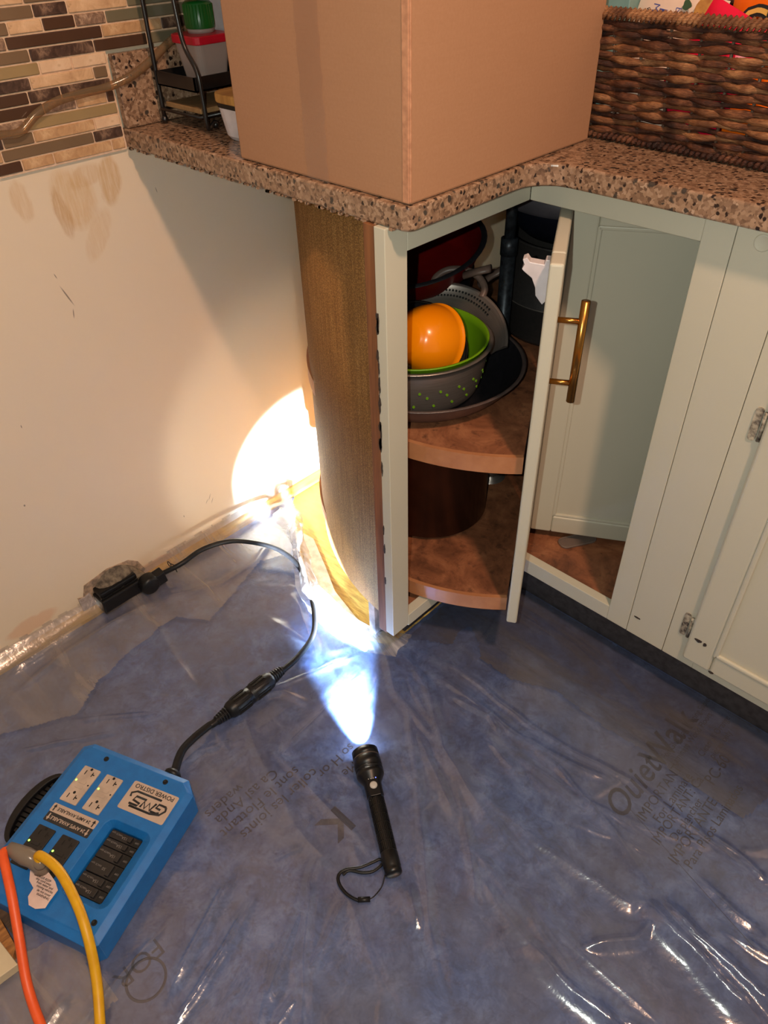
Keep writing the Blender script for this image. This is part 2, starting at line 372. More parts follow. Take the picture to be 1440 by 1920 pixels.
def clear(name, col, haze=.25, rough=.15):
    t = NT(name); t.t.nodes.remove(t.b)
    tr = t.n('ShaderNodeBsdfTransparent'); tr.inputs[0].default_value = lin(col)
    gl = t.n('ShaderNodeBsdfGlossy'); gl.inputs['Roughness'].default_value = rough
    fr = t.n('ShaderNodeLayerWeight'); fr.inputs['Blend'].default_value = .5
    m1 = t.n('ShaderNodeMixShader'); t.l(t.math('ADD', t.math('MULTIPLY', t.math('POWER', fr.outputs['Facing'], 4.0), .85), .045, True), m1.inputs[0]); t.l(tr.outputs[0], m1.inputs[1]); t.l(gl.outputs[0], m1.inputs[2])
    df = t.n('ShaderNodeBsdfDiffuse'); df.inputs[0].default_value = lin(col)
    m2 = t.n('ShaderNodeMixShader'); m2.inputs[0].default_value = haze; t.l(m1.outputs[0], m2.inputs[1]); t.l(df.outputs[0], m2.inputs[2])
    t.l(m2.outputs[0], t.out.inputs[0]); return t.m
M_hose = clear('clear_vinyl_tube', (214,188,150), .14)
M_tub = clear('frosted_tub', (196,176,168), .55, .3)
M_plugc = clear('clear_plug_plastic', (170,156,140), .45, .2)
M_tape = clear('packing_tape', (248,240,232), .05, .2)
M_clearlid = clear('clear_lid_plastic', (210,196,186), .2, .2)
def emit(name, c, s):
    t = NT(name); t.b.inputs['Emission Color'].default_value = c; t.b.inputs['Emission Strength'].default_value = s; t.b.inputs['Base Color'].default_value = c; return t.m
M_led = emit('green_led', (.35,1,.1,1), 3); M_ledb = emit('blue_led', (.15,.2,1,1), 2.5); M_lens = emit('flashlight_lens', (.75,.88,1,1), 40)
def wicker(name, a, b, c):
    t = NT(name); p = t.coord(); n = t.noise(t.mapping(p, (30, 90, 260)), 3, 5, .7); n2 = t.noise(p, 34, 3)
    col = t.ramp(n2, [(.32, lin(a)), (.5, lin(b)), (.68, lin(c))]); col = t.mix(t.ramp(n, [(.4, BL), (.65, (.7,)*3+(1,))]), col, lin(a))
    t.bump(t.noise(t.mapping(p, (.35, .6, 3)), 330, 4), 1.0, .0025); return t.fin(col, .5, 0, .4)
M_wick = [wicker('wicker_brown', (52,28,20), (116,70,44), (168,112,74)), wicker('wicker_dark', (40,22,18), (84,48,34), (136,86,58)), wicker('wicker_tan', (82,48,30), (142,94,60), (190,138,94))]
M_stake = simple('grey_willow_stake', (96,80,66), (70,56,48), 60, .6)
# ------------------------------------------------------------------ room structure
def st(name, mb, m, **k): return tag(mb.build(name, m, **k), kind='structure')
st('floor', MB().box((-.02, -2.2, -.05), (2.6, .94, 0)), M_subfl)
wall = tag(MB().box((-.1, -2.2, 0), (0, .94, 2.5)).build('wall_left', M_wall), kind='structure')
st('wall_back', MB().box((0, .92, 0), (2.6, 1.02, 2.5)), M_wallplain)
st('baseboard_left', (lambda m: m.prism([(0, 0), (.019, 0), (.018, .008), (.013, .015), (.006, .019), (0, .02)], 0, 1.55, frame_M((0, -1.05, 0), (1,0,0), (0,0,1)) @ Matrix.Scale(-1, 4, (0,0,1))))(MB()), M_shoe)
# tiles of the left wall: rows from the raw bottom edge upwards, each (start px in the rectified crop, material)
Z0, PITCH = .8843, .01735
sC = 1355/240
D_, T_, O_, G_, K_, S_ = M_gdark, M_gtaupe, M_golive, M_ggrey, M_marb, M_marb2
rows = [
 ([-300, 0-120, 215, 550, 1162, 1310], [K_, D_, 1, 1, 1]),
 ([-420, 2, 968, 1275], [1, T_, K_]),
 ([-300, 8, 335, 978, 1262], [K_, T_, 1, 2]),
 ([-260, 238, 1222], [S_, O_]),
 ([-300, 440, 778, 1102, 1200], [D_, S_, 1, D_]),
 ([-330, 277, 617, 1150], [D_, K_, K_]),
 ([-300, 297, 965, 1112], [K_, 0, T_]),
 ([-420, 392, 735, 1102], [O_, 2, 2]),
 ([-300, 287, 967, 1530, 1880], [T_, K_, D_, G_]),
 ([-330, 35, 1052, 1680, 2010], [S_, D_, 1, K_]),
 ([-300, 55, 422, 765, 1090, 2000], [T_, 0, D_, S_, G_]),
 ([-300, 318, 682, 1310, 1900], [T_, K_, 0, G_]),
 ([-300, 205, 900, 1400, 2000], [0, T_, 0, K_]),
]
def y_at(u, z):                    # y on the wall at height z seen in pixel column u
    lo, hi = -1.2, .9
    for _ in range(40):
        mid = (lo+hi)/2; X = RW @ (np.array([0, mid, z])-CAM)
        if 720+F*X[0]/X[2] < u: lo = mid
        else: hi = mid
    return (lo+hi)/2
tile_cache = {}
def tile(y0, y1, z0, m):
    L = round(y1-y0, 4); key = (L, m.name)
    g = .0012
    if key not in tile_cache:
        mb = MB().box((0, 0, 0), (.008, L-2*g, PITCH-2*g)); o = mb.build('tile', m, bevel=.0011, seg=1); tile_cache[key] = o.data
    else:
        o = bpy.data.objects.new('tile', tile_cache[key]); C.objects.link(o)
    o.location = (.0005 + random.uniform(0, .0008), y0+g, z0+g); o.parent = wall
GROUT_TOP = Z0 + PITCH*22
for r in range(22):
    zc = Z0 + PITCH*(r+.5); z0 = Z0+PITCH*r
    if r < len(rows):
        xs, ms = rows[r]; ys = [y_at(x/sC, zc) for x in xs]
        if r < 8: ys[-1] = min(ys[-1], -.002)
        seq = [(ys[i], ys[i+1], ms[i] if not isinstance(ms[i], int) else M_trav[ms[i]]) for i in range(len(ms))]
        left, right = ys[0], ys[-1]
    else: seq, left, right = [], -.1, -.1
    y = left
    while y > -.55:
        L = random.choice([.05, .07, .1]); seq.append((y-L, y, random.choice([D_, K_, S_, O_, T_]+M_trav))); y -= L
    if r >= 8:
        y = right
        while y < .6:
            L = random.choice([.05, .07, .1]); seq.append((y, y+L, random.choice([D_, K_, S_, O_, G_]+M_trav))); y += L
    for a, b, m in seq: tile(a, b, z0, m)
MB().box((-.001, -.9, Z0-.002), (.0062, 0.0, Z0+PITCH*8)).box((-.001, -.9, Z0+PITCH*8), (.0062, .62, GROUT_TOP)).build('grout_bed', M_grout, wall)
# ------------------------------------------------------------------ floor coverings
def inpoly(px, py, poly):
    ins = np.zeros(px.shape, bool); n = len(poly)
    for i in range(n):
        x0, y0 = poly[i]; x1, y1 = poly[(i+1) % n]
        c = ((y0 > py) != (y1 > py)) & (px < (x1-x0)*(py-y0)/((y1-y0) if y1 != y0 else 1e-9)+x0)
        ins ^= c
    return ins
def fbm(x, y, seed, sc, octv=3):
    rng = np.random.RandomState(seed); out = np.zeros_like(x)
    for o in range(octv):
        for _ in range(5):
            a = rng.uniform(0, 2*np.pi); k = sc*2**o*rng.uniform(.6, 1.4); ph = rng.uniform(0, 6.28)
            out += np.sin((x*np.cos(a)+y*np.sin(a))*k+ph)/(2**o)
    return out/8
RIDGES = []                        # creases of the film: floor polyline, height, width, sharpness
def ridge(pts, h, wd, sharp=.6):
    RIDGES.append(([at(u, v, 0) for u, v in pts], h, wd, sharp))
ridge([(245,1132),(300,1190),(360,1290),(400,1370),(440,1430)], .007, .010)
ridge([(380,1190),(420,1270),(470,1380),(530,1500),(560,1560)], .006, .012, .9)
ridge([(500,1400),(600,1500),(740,1650)], .004, .005)
ridge([(470,1310),(530,1300),(585,1325)], .006, .008)
ridge([(735,1205),(800,1290),(830,1410),(900,1520),(1000,1640)], .010, .016)
ridge([(740,1210),(900,1330),(1040,1440),(1130,1540),(1250,1700)], .007, .010)
ridge([(730,1215),(770,1350),(790,1560),(800,1700),(850,1920)], .006, .009)
ridge([(720,1215),(740,1300),(840,1420)], .008, .010)
ridge([(745,1210),(860,1260),(1010,1380),(1180,1470),(1300,1560),(1440,1660)], .006, .009)
ridge([(800,1420),(1000,1580),(1180,1700),(1230,1690)], .008, .014)
ridge([(850,1420),(960,1560),(1080,1700)], .005, .008)
ridge([(860,1560),(990,1720),(1120,1900)], .007, .009)
ridge([(640,1650),(690,1790),(760,1930)], .004, .01, .9)
ridge([(900,1640),(960,1740),(1010,1790)], .006, .01)
ridge([(985,1760),(1040,1830),(1110,1890),(1190,1960)], .014, .016)
ridge([(1080,1782),(1130,1775),(1190,1768),(1225,1730),(1205,1690)], .013, .009)
ridge([(1205,1680),(1240,1740),(1300,1800),(1370,1880),(1440,1950)], .024, .019)
ridge([(1230,1680),(1300,1760),(1400,1850),(1480,1930)], .018, .014)
ridge([(1290,1640),(1360,1700),(1440,1760)], .006, .009)
ridge([(1320,1560),(1400,1620),(1440,1660)], .006, .006)
ridge([(0,1330),(120,1240),(210,1180),(300,1130)], .010, .010)
ridge([(0,1290),(110,1215),(190,1160)], .012, .008)
ridge([(330,1080),(400,1040),(470,990),(540,950)], .014, .012)
ridge([(300,1130),(420,1100),(480,1060),(520,1000)], .007, .01)
ridge([(400,1420),(500,1360),(560,1320)], .003, .02, .9)
ridge([(90,1700),(250,1640),(420,1640)], .003, .02, .9)
ridge([(560,1010),(575,1060),(600,1110),(650,1160),(710,1195),(760,1210)], .016, .012)
ridge([(545,1110),(575,1180),(600,1260)], .007, .012)
ridge([(500,1160),(560,1200),(600,1230)], .006, .009)
_rg = random.Random(11); _o = at(735, 1200, 0)
for _k in range(46):
    _a = math.radians(_rg.uniform(-118, 8)); _d = _rg.uniform(.05, .75); _l = _rg.uniform(.08, .3); _c = _rg.uniform(-.25, .25)
    _p = []
    for _i in range(4):
        _r = _d+_l*_i/3; _b = _a+_c*_i/3*.6; _p.append((_o[0]+_r*math.cos(_b), _o[1]+_r*math.sin(_b)))
    RIDGES.append((_p, _rg.uniform(.0025, .008), _rg.uniform(.005, .011), _rg.uniform(.4, .9)))
for _k in range(34):
    _x, _y, _a, _l = _rg.uniform(.05, 1.3), _rg.uniform(-.9, .2), _rg.uniform(0, 3.14), _rg.uniform(.03, .14)
    RIDGES.append(([(_x, _y), (_x+_l*math.cos(_a)/2, _y+_l*math.sin(_a)/2+_rg.uniform(-.01, .01)), (_x+_l*math.cos(_a), _y+_l*math.sin(_a))], _rg.uniform(.001, .0035), _rg.uniform(.003, .008), .7))
def film_height(X, Y, base=.0055, seed=1, amp=1.0, wallside=True):
    Z = np.full(X.shape, base) + .0016*fbm(X, Y, seed, 28, 3)
    wx = X + .006*fbm(X, Y, seed+5, 40, 2); wy = Y + .006*fbm(X, Y, seed+9, 40, 2)
    H = np.zeros_like(X)
    for pts, h, wd, sharp in RIDGES:
        dm = np.full(X.shape, 9.0); tm = np.zeros_like(X); n = len(pts)-1
        for i in range(n):
            ax, ay = pts[i]; bx, by = pts[i+1]; L2 = (bx-ax)**2+(by-ay)**2
            t = np.clip(((wx-ax)*(bx-ax)+(wy-ay)*(by-ay))/L2, 0, 1); d = np.hypot(wx-ax-t*(bx-ax), wy-ay-t*(by-ay))
            k = d < dm; dm = np.where(k, d, dm); tm = np.where(k, (i+t)/n, tm)
        env = np.clip(np.sin(np.pi*np.clip(tm, .02, .98))*1.6, .15, 1)
        prof = (1-sharp)*np.exp(-(dm/wd)**2)+sharp*np.exp(-np.abs(dm)/wd*1.1)
        H = np.maximum(H, h*env*prof*amp)
    # flat under the power box and the flashlight
    bx_, by_ = .4937, -.6293; e = (.9277, .3733)
    ls = (X-bx_)*e[0]+(Y-by_)*e[1]; lt = (X-bx_)*e[1]-(Y-by_)*e[0]
    q = np.maximum(np.abs(ls)-.125, np.abs(lt)-.14); H *= np.clip(q/.03, 0, 1)
    fx0, fy0, fx1, fy1 = .873, -.287, .69, -.165; L2 = (fx1-fx0)**2+(fy1-fy0)**2
    t = np.clip(((X-fx0)*(fx1-fx0)+(Y-fy0)*(fy1-fy0))/L2, 0, 1); d = np.hypot(X-fx0-t*(fx1-fx0), Y-fy0-t*(fy1-fy0)); H *= np.clip((d-.02)/.03, 0, 1)
    Z = Z+H
    if wallside: Z += .026*np.exp(-(X/.022)**2)+.008*np.exp(-(X/.06)**2)
    return np.maximum(Z, .0042)
def sheet(name, poly, m, label, base=.0055, seed=1, amp=1.0, res=.0035, parent=None, extra=None, wallside=True):
    xs = [p[0] for p in poly]; ys = [p[1] for p in poly]
    gx = np.arange(min(xs), max(xs)+res, res); gy = np.arange(min(ys), max(ys)+res, res)
    X, Y = np.meshgrid(gx, gy, indexing='ij'); Z = film_height(X, Y, base, seed, amp, wallside)
    if extra is not None: Z = extra(X, Y, Z)
    jx = X+.004*fbm(X, Y, seed+20, 160, 2); jy = Y+.004*fbm(X, Y, seed+21, 160, 2)
    keep = inpoly(jx, jy, poly); nx, ny = X.shape
    q = keep[:-1, :-1] & keep[1:, :-1] & keep[1:, 1:] & keep[:-1, 1:]
    idx = np.arange(nx*ny).reshape(nx, ny); ii, jj = np.nonzero(q)
    quads = np.stack([idx[ii, jj], idx[ii+1, jj], idx[ii+1, jj+1], idx[ii, jj+1]], 1)
    used, inv = np.unique(quads, return_inverse=True); V = np.stack([X, Y, Z], -1).reshape(-1, 3)[used]
    me = bpy.data.meshes.new(name); me.from_pydata(V.tolist(), [], inv.reshape(-1, 4).tolist()); me.polygons.foreach_set('use_smooth', [True]*len(quads)); me.update()
    o = link(name, me, m, parent)
    if label: tag(o, label, 'plastic sheet')
    return o
A = lambda u, v: at(u, v, 0)
edge = [A(540,905), A(548,950), A(560,1000), A(570,1050), A(592,1105), A(640,1158), A(700,1193), A(745,1203), (.545,.04), (.545,.369), (1.75,.369)]
main_poly = [(.001, -1.35), (.001, edge[0][1])] + edge + [(1.75, -1.35)]
under_poly = [(.022, -1.35), (.022, edge[0][1]-.03)] + [(x+.008, y-.014) for x, y in edge[1:8]] + [(.548,.03), (.548,.368), (1.74,.368), (1.74,-1.35)]
u_ = MB().prism(under_poly, .0005, .0032).build('underlayment', M_under)
tag(u_, 'blue fibrous flooring underlayment lying under the clear plastic', 'underlayment')
def ptext(s, x, y, size, sx=1, off=0, rev=False, shear=0, nm='printed_text'):
    M = frame_M((x, y, .0036), (0, -1 if rev else 1, 0), (1 if rev else -1, 0, 0))
    return text(nm, s, size, M_print, u_, M, .0001, shear, sx, 'LEFT', off)
ptext('Quiet', 1.073, .035, .062, .95, .0004, shear=.3); ptext('Walk', 1.073, .165, .066, 1, .0008)
for s, x, y, z in (('For Glue and Floating Sapiers', 1.085, .19, .017), ('Laminate Wood Floors', 1.103, .19, .017), ('IMPORTANT:', 1.112, .06, .026), ('For Laminate', 1.133, .075, .024),
                   ('IMPORTANT: Ca', 1.15, .04, .024), ('De plancher', 1.168, .065, .021), ('IMPORTANTE:', 1.185, .03, .026), ('Para Pisos Laminados', 1.206, .04, .024),
                   ('Clean all Orange', 1.13, .24, .018), ('pieces only', 1.146, .25, .018), ('PC-60', 1.165, .2, .03)):
    ptext(s, x, y, z*.92)
for s, x, y, z in (('waders', .575, -.36, .026), ('Ca asl Anda', .597, -.30, .027), ('sont le Flottant', .622, -.27, .027), ('coller les joints', .648, -.25, .027), ('so H or', .66, -.17, .026), ('ou Me', .69, -.16, .024)):
    ptext(s, x, y, z, rev=True)
ptext('FOR', .69, -.60, .04, rev=True, nm='large_printed_text')
ptext('K', .745, -.27, .07, 1, .002, rev=True, nm='large_printed_text')
bm_ = MB(); bm_.lathe([(.026, 0), (.026, .0002), (.030, .0002), (.030, 0)], (at(275,1838,0)[0], at(275,1838,0)[1], .0035), 32); bm_.build('printed_ring', M_print, u_)
sheet('plastic_sheet', main_poly, M_film, 'large clear wrinkled plastic film covering the whole blue floor')
b_poly = [A(*p) for p in ((760,1205),(850,1217),(862,1190),(880,1183),(893,1205),(900,1243),(960,1283),(1040,1303),(1130,1372),(1200,1412),(1300,1482),(1390,1543),(1410,1530),(1440,1500),(1600,1560))] + [(1.7,.36),(.56,.36),(.56,.05)]
sheet('plastic_sheet', b_poly, M_film2, 'brownish hazy plastic film in front of the sage cabinets with wavy edge', base=.011, seed=31, amp=.55, wallside=False)
c_poly = [A(*p) for p in ((-60,1400),(60,1372),(150,1347),(185,1290),(240,1235),(330,1165),(395,1172),(440,1120),(490,1060),(548,1045),(556,1000),(560,965))]
c_poly += [(.002, edge[0][1]-.03), (.002, -.62)]
sheet('plastic_sheet', c_poly, M_film3, 'milky plastic film flap along the cream wall around the outlet', base=.012, seed=57, amp=.8)
d_poly = [A(*p) for p in ((-40,1840),(48,1792),(125,1756),(168,1778),(172,1820),(205,1842),(229,1876),(197,1908),(196,1990),(-60,1990))]
sheet('plastic_sheet', d_poly, M_film3, 'loose grey plastic scrap with torn corner below the blue box', base=.012, seed=77, amp=1.0, res=.003, wallside=False)
# crumpled torn lip of the film standing up beside the bare floor
lip = smooth_path([at(u, v, z)+(z,) for u, v, z in ((520,955,.03),(548,958,.045),(556,985,.05),(563,1030,.045),(578,1080,.04),(600,1115,.036),(650,1160,.028),(700,1190,.018),(760,1205,.010))], 10)
v_, f_ = [], []
nl = len(lip)
for i, p in enumerate(lip):
    t_ = i/nl
    for k in range(9):
        s_ = k/8; rr_ = mnoise.noise(Vector((i*.11, k*.45, 2)))*.012+mnoise.noise(Vector((i*.5, k*.3, 7)))*.0025
        v_.append((p[0]+(s_-.4)*.020+rr_, p[1]-(s_-.4)*.062+rr_*.6, max(.006, p[2]*math.sin(math.pi*min(1, .12+s_*.88)))+abs(rr_)*.5))
for i in range(nl-1):
    for k in range(8): f_.append((i*9+k, (i+1)*9+k, (i+1)*9+k+1, i*9+k+1))
lm = MB(); lm.add(v_, f_, True); tag(lm.build('plastic_flap', M_flap), 'crumpled white torn edge of plastic film beside the bare yellow floor', 'plastic sheet')
tag(MB().prism([A(*p) for p in ((566,1000),(588,1012),(612,1068),(628,1110),(668,1160),(712,1198),(640,1162),(595,1112),(572,1060))], .0008, .0036).build('vinyl_remnant', M_vinyl), 'torn tan strip of old vinyl between plastic and yellow wood', 'flooring')
# ------------------------------------------------------------------ countertop
def counter():
    cx, cy, r = .6448, .2721, .05
    poly = [(0, 0), (cx-.012, 0), (cx-.003, .004), (cx, .014)]
    for k in range(9):
        a = math.radians(180 - 90*k/8); poly.append((cx+r+r*math.cos(a), cy-r+r*math.sin(a)))
    poly += [(1.7, cy), (1.7, .918), (0, .918)]
    return MB().prism(poly, .8843, .914)
ct = counter().build('countertop', M_quartz, bevel=.0035, seg=3); tag(ct, 'brown speckled quartz worktop with rounded inner corner and raw cut left end', 'countertop')
tag(MB().box((.0065, .0015, .9145), (.021, .917, 1.0195)).build('backsplash_strip', M_quartz, bevel=.002), 'upright speckled quartz strip along the tiled wall behind the rack', 'backsplash')
fz = MB()
for k in range(90):
    y = 0.0; x = random.uniform(.01, .62); s = random.uniform(.0015, .005)
    fz.box((x, -.0012, .8843-s*.5), (x+s, .004, .8843+.001))
tag(fz.build('rough_cut_edge', M_quartz, ct), kind='stuff')
# ------------------------------------------------------------------ corner cabinet with carousel
cab = thing('corner_cabinet', 'sage painted corner cabinet standing open, curved brown side and carousel shelves inside', 'cabinet', (.3, .4, 0))
FX, FY, ZB, ZT = .6102, .3067, .1216, .884
def part(name, mb, m, parent=cab, **k): mb.local = False; return mb.build(name, m, parent, **k)
part('face_frame', wmb().box((FX-.019, -.006, ZB+.004), (FX, .036, ZT)).box((FX-.019, .036, .845), (FX, FY, ZT)).box((FX-.019, .036, ZB), (FX, FY, .151))
     .box((FX, FY, .845), (.877, FY+.019, ZT)).box((FX, FY, ZB), (.877, FY+.019, .156)).box((.877, FY, ZB), (.9185, FY+.019, ZT)), M_paint, bevel=.0012)
part('wood_cleat', wmb().box((FX-.040, -.004, .118), (FX-.0195, .02, .8835)), M_raw, bevel=.001)
cp, n = [], 60
for k in range(n+1):
    a = math.radians(268 - 92*k/n); cp.append((.5985+.550*math.cos(a), .5735+.550*math.sin(a)))
ci = [(.5985+(x-.5985)*.993, .5735+(y-.5735)*.993) for x, y in cp]
m_ = wmb(); m_.prism(cp+ci[::-1], .118, .8838); pv = part('curved_side', m_, M_hard)
for p_ in pv.data.polygons: p_.use_smooth = len(p_.vertices) == 4
part('cabinet_floor', wmb().prism([(FX-.02, .03), (FX-.02, FY+.018), (.90, FY+.018), (.90, .90), (.10, .90), (.10, .42), (.2, .25), (.4, .1)], .122, .136), M_shelf)
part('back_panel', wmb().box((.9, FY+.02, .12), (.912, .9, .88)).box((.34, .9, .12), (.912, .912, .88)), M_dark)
part('toe_kick', wmb().box((.527, .095, 0.004), (.545, .366, .118)).box((.545, .3655, 0.004), (1.7, .383, .118)), M_block, bevel=.001)
part('kick_block', wmb().box((.496, .040, 0.004), (.513, .098, .112)), simple('grey_block_wood', (128,116,120), (96,88,92), 60, .7, bump=.3), bevel=.001)
HUB = (.48, .45)
part('pole', wmb().tube([(HUB[0], HUB[1], .15), (HUB[0], HUB[1], .70)], .0135, 20).tube([(HUB[0], HUB[1], .70), (HUB[0], HUB[1], .88)], .010, 20)
     .tube([(HUB[0], HUB[1], .69), (HUB[0], HUB[1], .72)], .0155, 20), M_pole)
part('pole_flange', wmb().lathe([(.0, .014), (.020, .014), (.022, .03), (.016, .032), (.016, .012), (.034, .006), (.036, 0)], (HUB[0], HUB[1], .182), 32), M_steel)
QX, QY = .640, .385; dA = (.5, -.866); dB = (.866, .5)     # inner corner of the L-shaped door, leaf directions
def shelf(zt, R=.38):
    a0 = math.atan2(QY-.0+.2*dA[1]-HUB[1], QX+.2*dA[0]-HUB[0])
    # circle arc from leaf B side round the back to leaf A side
    nc = (QX-.024*(dA[0]+dB[0]), QY-.024*(dA[1]+dB[1]))
    def hit(d):
        for t in np.arange(0, .5, .001):
            p = (nc[0]+d[0]*t, nc[1]+d[1]*t)
            if math.hypot(p[0]-HUB[0], p[1]-HUB[1]) > R: return p
    pa, pb = hit(dA), hit(dB); ta, tb = math.atan2(pa[1]-HUB[1], pa[0]-HUB[0]), math.atan2(pb[1]-HUB[1], pb[0]-HUB[0])
    arc = [(HUB[0]+R*math.cos(t), HUB[1]+R*math.sin(t)) for t in np.linspace(tb, ta+2*math.pi, 90)]
    return arc, nc
for zt in (.188, .508):
    arc, nc = shelf(zt); sh = part('carousel_shelf', wmb().prism(arc+[nc], zt-.028, zt-.002), M_shelf)
    big = [(HUB[0]+(x-HUB[0])*1.012, HUB[1]+(y-HUB[1])*1.012) for x, y in arc]; sm = [(HUB[0]+(x-HUB[0])*.992, HUB[1]+(y-HUB[1])*.992) for x, y in arc]
    part('edge_band', wmb().prism(big+sm[::-1], zt-.031, zt+.0015), M_lip, sh)
DZ0, DZ1 = .160, .836
def leaf(name, o, d, nrm, L, extra=False):
    # leaf plane: x along d, y up, z = front normal
    M = frame_M((o[0], o[1], 0), (d[0], d[1], 0), (0, 0, 1)); zx = Vector((d[0], d[1], 0)).cross(Vector((0,0,1))); sgn = 1 if zx.dot(Vector((nrm[0], nrm[1], 0))) > 0 else -1
    S = M @ Matrix.Scale(sgn, 4, (0, 0, 1)); mb = wmb(); b = .042
    for a, c in (((0, DZ0), (b, DZ1)), ((L-b, DZ0), (L, DZ1)), ((b, DZ0), (L-b, DZ0+b)), ((b, DZ1-b), (L-b, DZ1))):
        mb.box((a[0], a[1], -.019), (c[0], c[1], 0), S)
    o_ = part(name, mb, M_paint, bevel=.0035, seg=3)
    part('door_panel', wmb().box((b-.004, DZ0+b-.004, -.016), (L-b+.004, DZ1-b+.004, -.0055), S), M_paint, o_)
    mo = wmb()
    for (x0, z0, x1, z1) in ((b-.001, DZ0+b, b+.006, DZ1-b), (L-b-.006, DZ0+b, L-b+.001, DZ1-b), (b, DZ0+b-.001, L-b, DZ0+b+.006), (b, DZ1-b-.006, L-b, DZ1-b+.001)):
        mo.box((x0, z0, -.010), (x1, z1, -.0015), S)
    part('panel_moulding', mo, M_paint, o_, bevel=.002)
    return o_
lA = leaf('door_leaf', (QX, QY), dA, dB, .273); lB = leaf('door_leaf', (QX+.0*dB[0], QY+.0*dB[1]), dB, dA, .262)
hb = (QX+.235*dA[0], QY+.235*dA[1]); ho = (hb[0]+.034*dB[0], hb[1]+.034*dB[1])
h_ = part('handle', wmb().tube([(ho[0], ho[1], .618), (ho[0], ho[1], .774)], .0062, 20), M_brass, lA)
for z in (.648, .744): part('handle_post', wmb().tube([(hb[0], hb[1], z), (ho[0], ho[1], z)], .0042, 14), M_brass, lA)
br = (QX+.205*dA[0]-.020*dB[0], QY+.205*dA[1]-.020*dB[1])
Mb = frame_M((br[0], br[1], .800), (-dB[0], -dB[1], 0), (0, 0, 1)) @ Matrix.Scale(.74, 4)
bk = wmb(); bk.prism([(0, -.055), (.006, -.062), (.012, -.055), (.020, -.045), (.022, -.03), (.030, -.012), (.046, 0), (.050, .004), (.046, .012), (.05, .022), (.042, .026), (.036, .018), (.010, .015), (.008, .024), (0, .024)], -.012, .012, Mb)
bk.box((.0, -.05, .012), (.004, .02, .018), Mb).box((.010, -.045, .012), (.014, .012, .018), Mb)
tag(part('door_bracket', bk, M_whitep, lA, bevel=.001), 'white plastic bracket')
# ------------------------------------------------------------------ neighbouring cabinet
cb2 = thing('base_cabinet', 'sage painted base cabinet at right edge with one hinged panelled door', 'cabinet', (1.2, .4, 0))
part('face_frame', wmb().box((.9195, FY, ZB), (.9915, FY+.019, ZT)).box((.9925, FY, ZB), (1.05, FY+.019, ZT)).box((1.05, FY, .80), (1.7, FY+.019, ZT)).box((1.05, FY, ZB), (1.7, FY+.019, .16)), M_paint, cb2, bevel=.0008)
part('cabinet_box', wmb().box((.922, FY+.02, .122), (1.7, .9, .88)), M_dark, cb2)
dm = wmb(); dx0, dx1, dz0, dz1 = 1.030, 1.46, .146, .80
for a, c in (((dx0, dz0), (dx0+.05, dz1)), ((dx1-.05, dz0), (dx1, dz1)), ((dx0+.05, dz0), (dx1-.05, dz0+.045)), ((dx0+.05, dz1-.045), (dx1-.05, dz1))):
    dm.box((a[0], FY-.013, a[1]), (c[0], FY-.0005, c[1]))
d2 = part('door', dm, M_paint, cb2, bevel=.006, seg=4)
part('door_panel', wmb().box((dx0+.045, FY-.009, dz0+.04), (dx1-.045, FY-.001, dz1-.04)), M_paint, d2)
mo = wmb(); b = .05
for (x0, z0, x1, z1) in ((dx0+b-.002, dz0+.042, dx0+b+.007, dz1-.042), (dx1-b-.007, dz0+.042, dx1-b+.002, dz1-.042), (dx0+b, dz0+.042, dx1-b, dz0+.051), (dx0+b, dz1-.051, dx1-b, dz1-.042)):
    mo.box((x0, FY-.0155, z0), (x1, FY-.008, z1))
part('panel_moulding', mo, M_paint, d2, bevel=.003)
for k in range(16):
    z = random.choice([random.uniform(.5, .80), random.uniform(.2, .8)]); x = FX-.019+random.uniform(.0005, .003); h = random.uniform(.006, .024); w_ = random.uniform(.0015, .004)
    q_ = [(x+w_*math.cos(a)*random.uniform(.5, 1), z+h*math.sin(a)*random.uniform(.6, 1)) for a in np.linspace(0, 6.0, 13)]
    part('bare_edge_chip', wmb().prism(q_, .0058, .0066, Matrix(((1,0,0,0),(0,0,-1,0),(0,1,0,0),(0,0,0,1)))), M_chip)
for z in (.599, .187):
    hg = wmb(); hg.prism(rrect(1.0105, z, 1.0215, z+.053, .005), FY-.0025, FY, Matrix(((1,0,0,0),(0,0,1,0),(0,1,0,0),(0,0,0,1)))); hg.tube([(1.0265, FY-.004, z+.004), (1.0265, FY-.004, z+.05)], .0032, 10)
    part('hinge', hg, M_hinge, cb2)
pl = wmb(); pl.lathe([(0, .0012), (.0085, .0012), (.0095, .0018), (.0105, .001), (.011, 0)], n=28, M=frame_M((.9535, FY, .861), (1,0,0), (0,0,1))); part('screw_cover', pl, M_paint, cb2)
for (u, v, sx, sz) in ((.9335,.1665,.009,.0022), (1.0480,.205,.008,.005), (1.060,.203,.004,.005), (1.085,.1505,.006,.003)):
    yy = FY-.0004 if u < 1.03 else FY-.0136
    q_ = [(u+sx*math.cos(a)*random.uniform(.6, 1), v+sz*math.sin(a)*random.uniform(.5, 1)) for a in np.linspace(0, 6.0, 11)]
    part('paint_chip', wmb().prism(q_, -yy-.0004, -yy+.0003, Matrix(((1,0,0,0),(0,0,-1,0),(0,1,0,0),(0,0,0,1)))), M_chip, cb2)
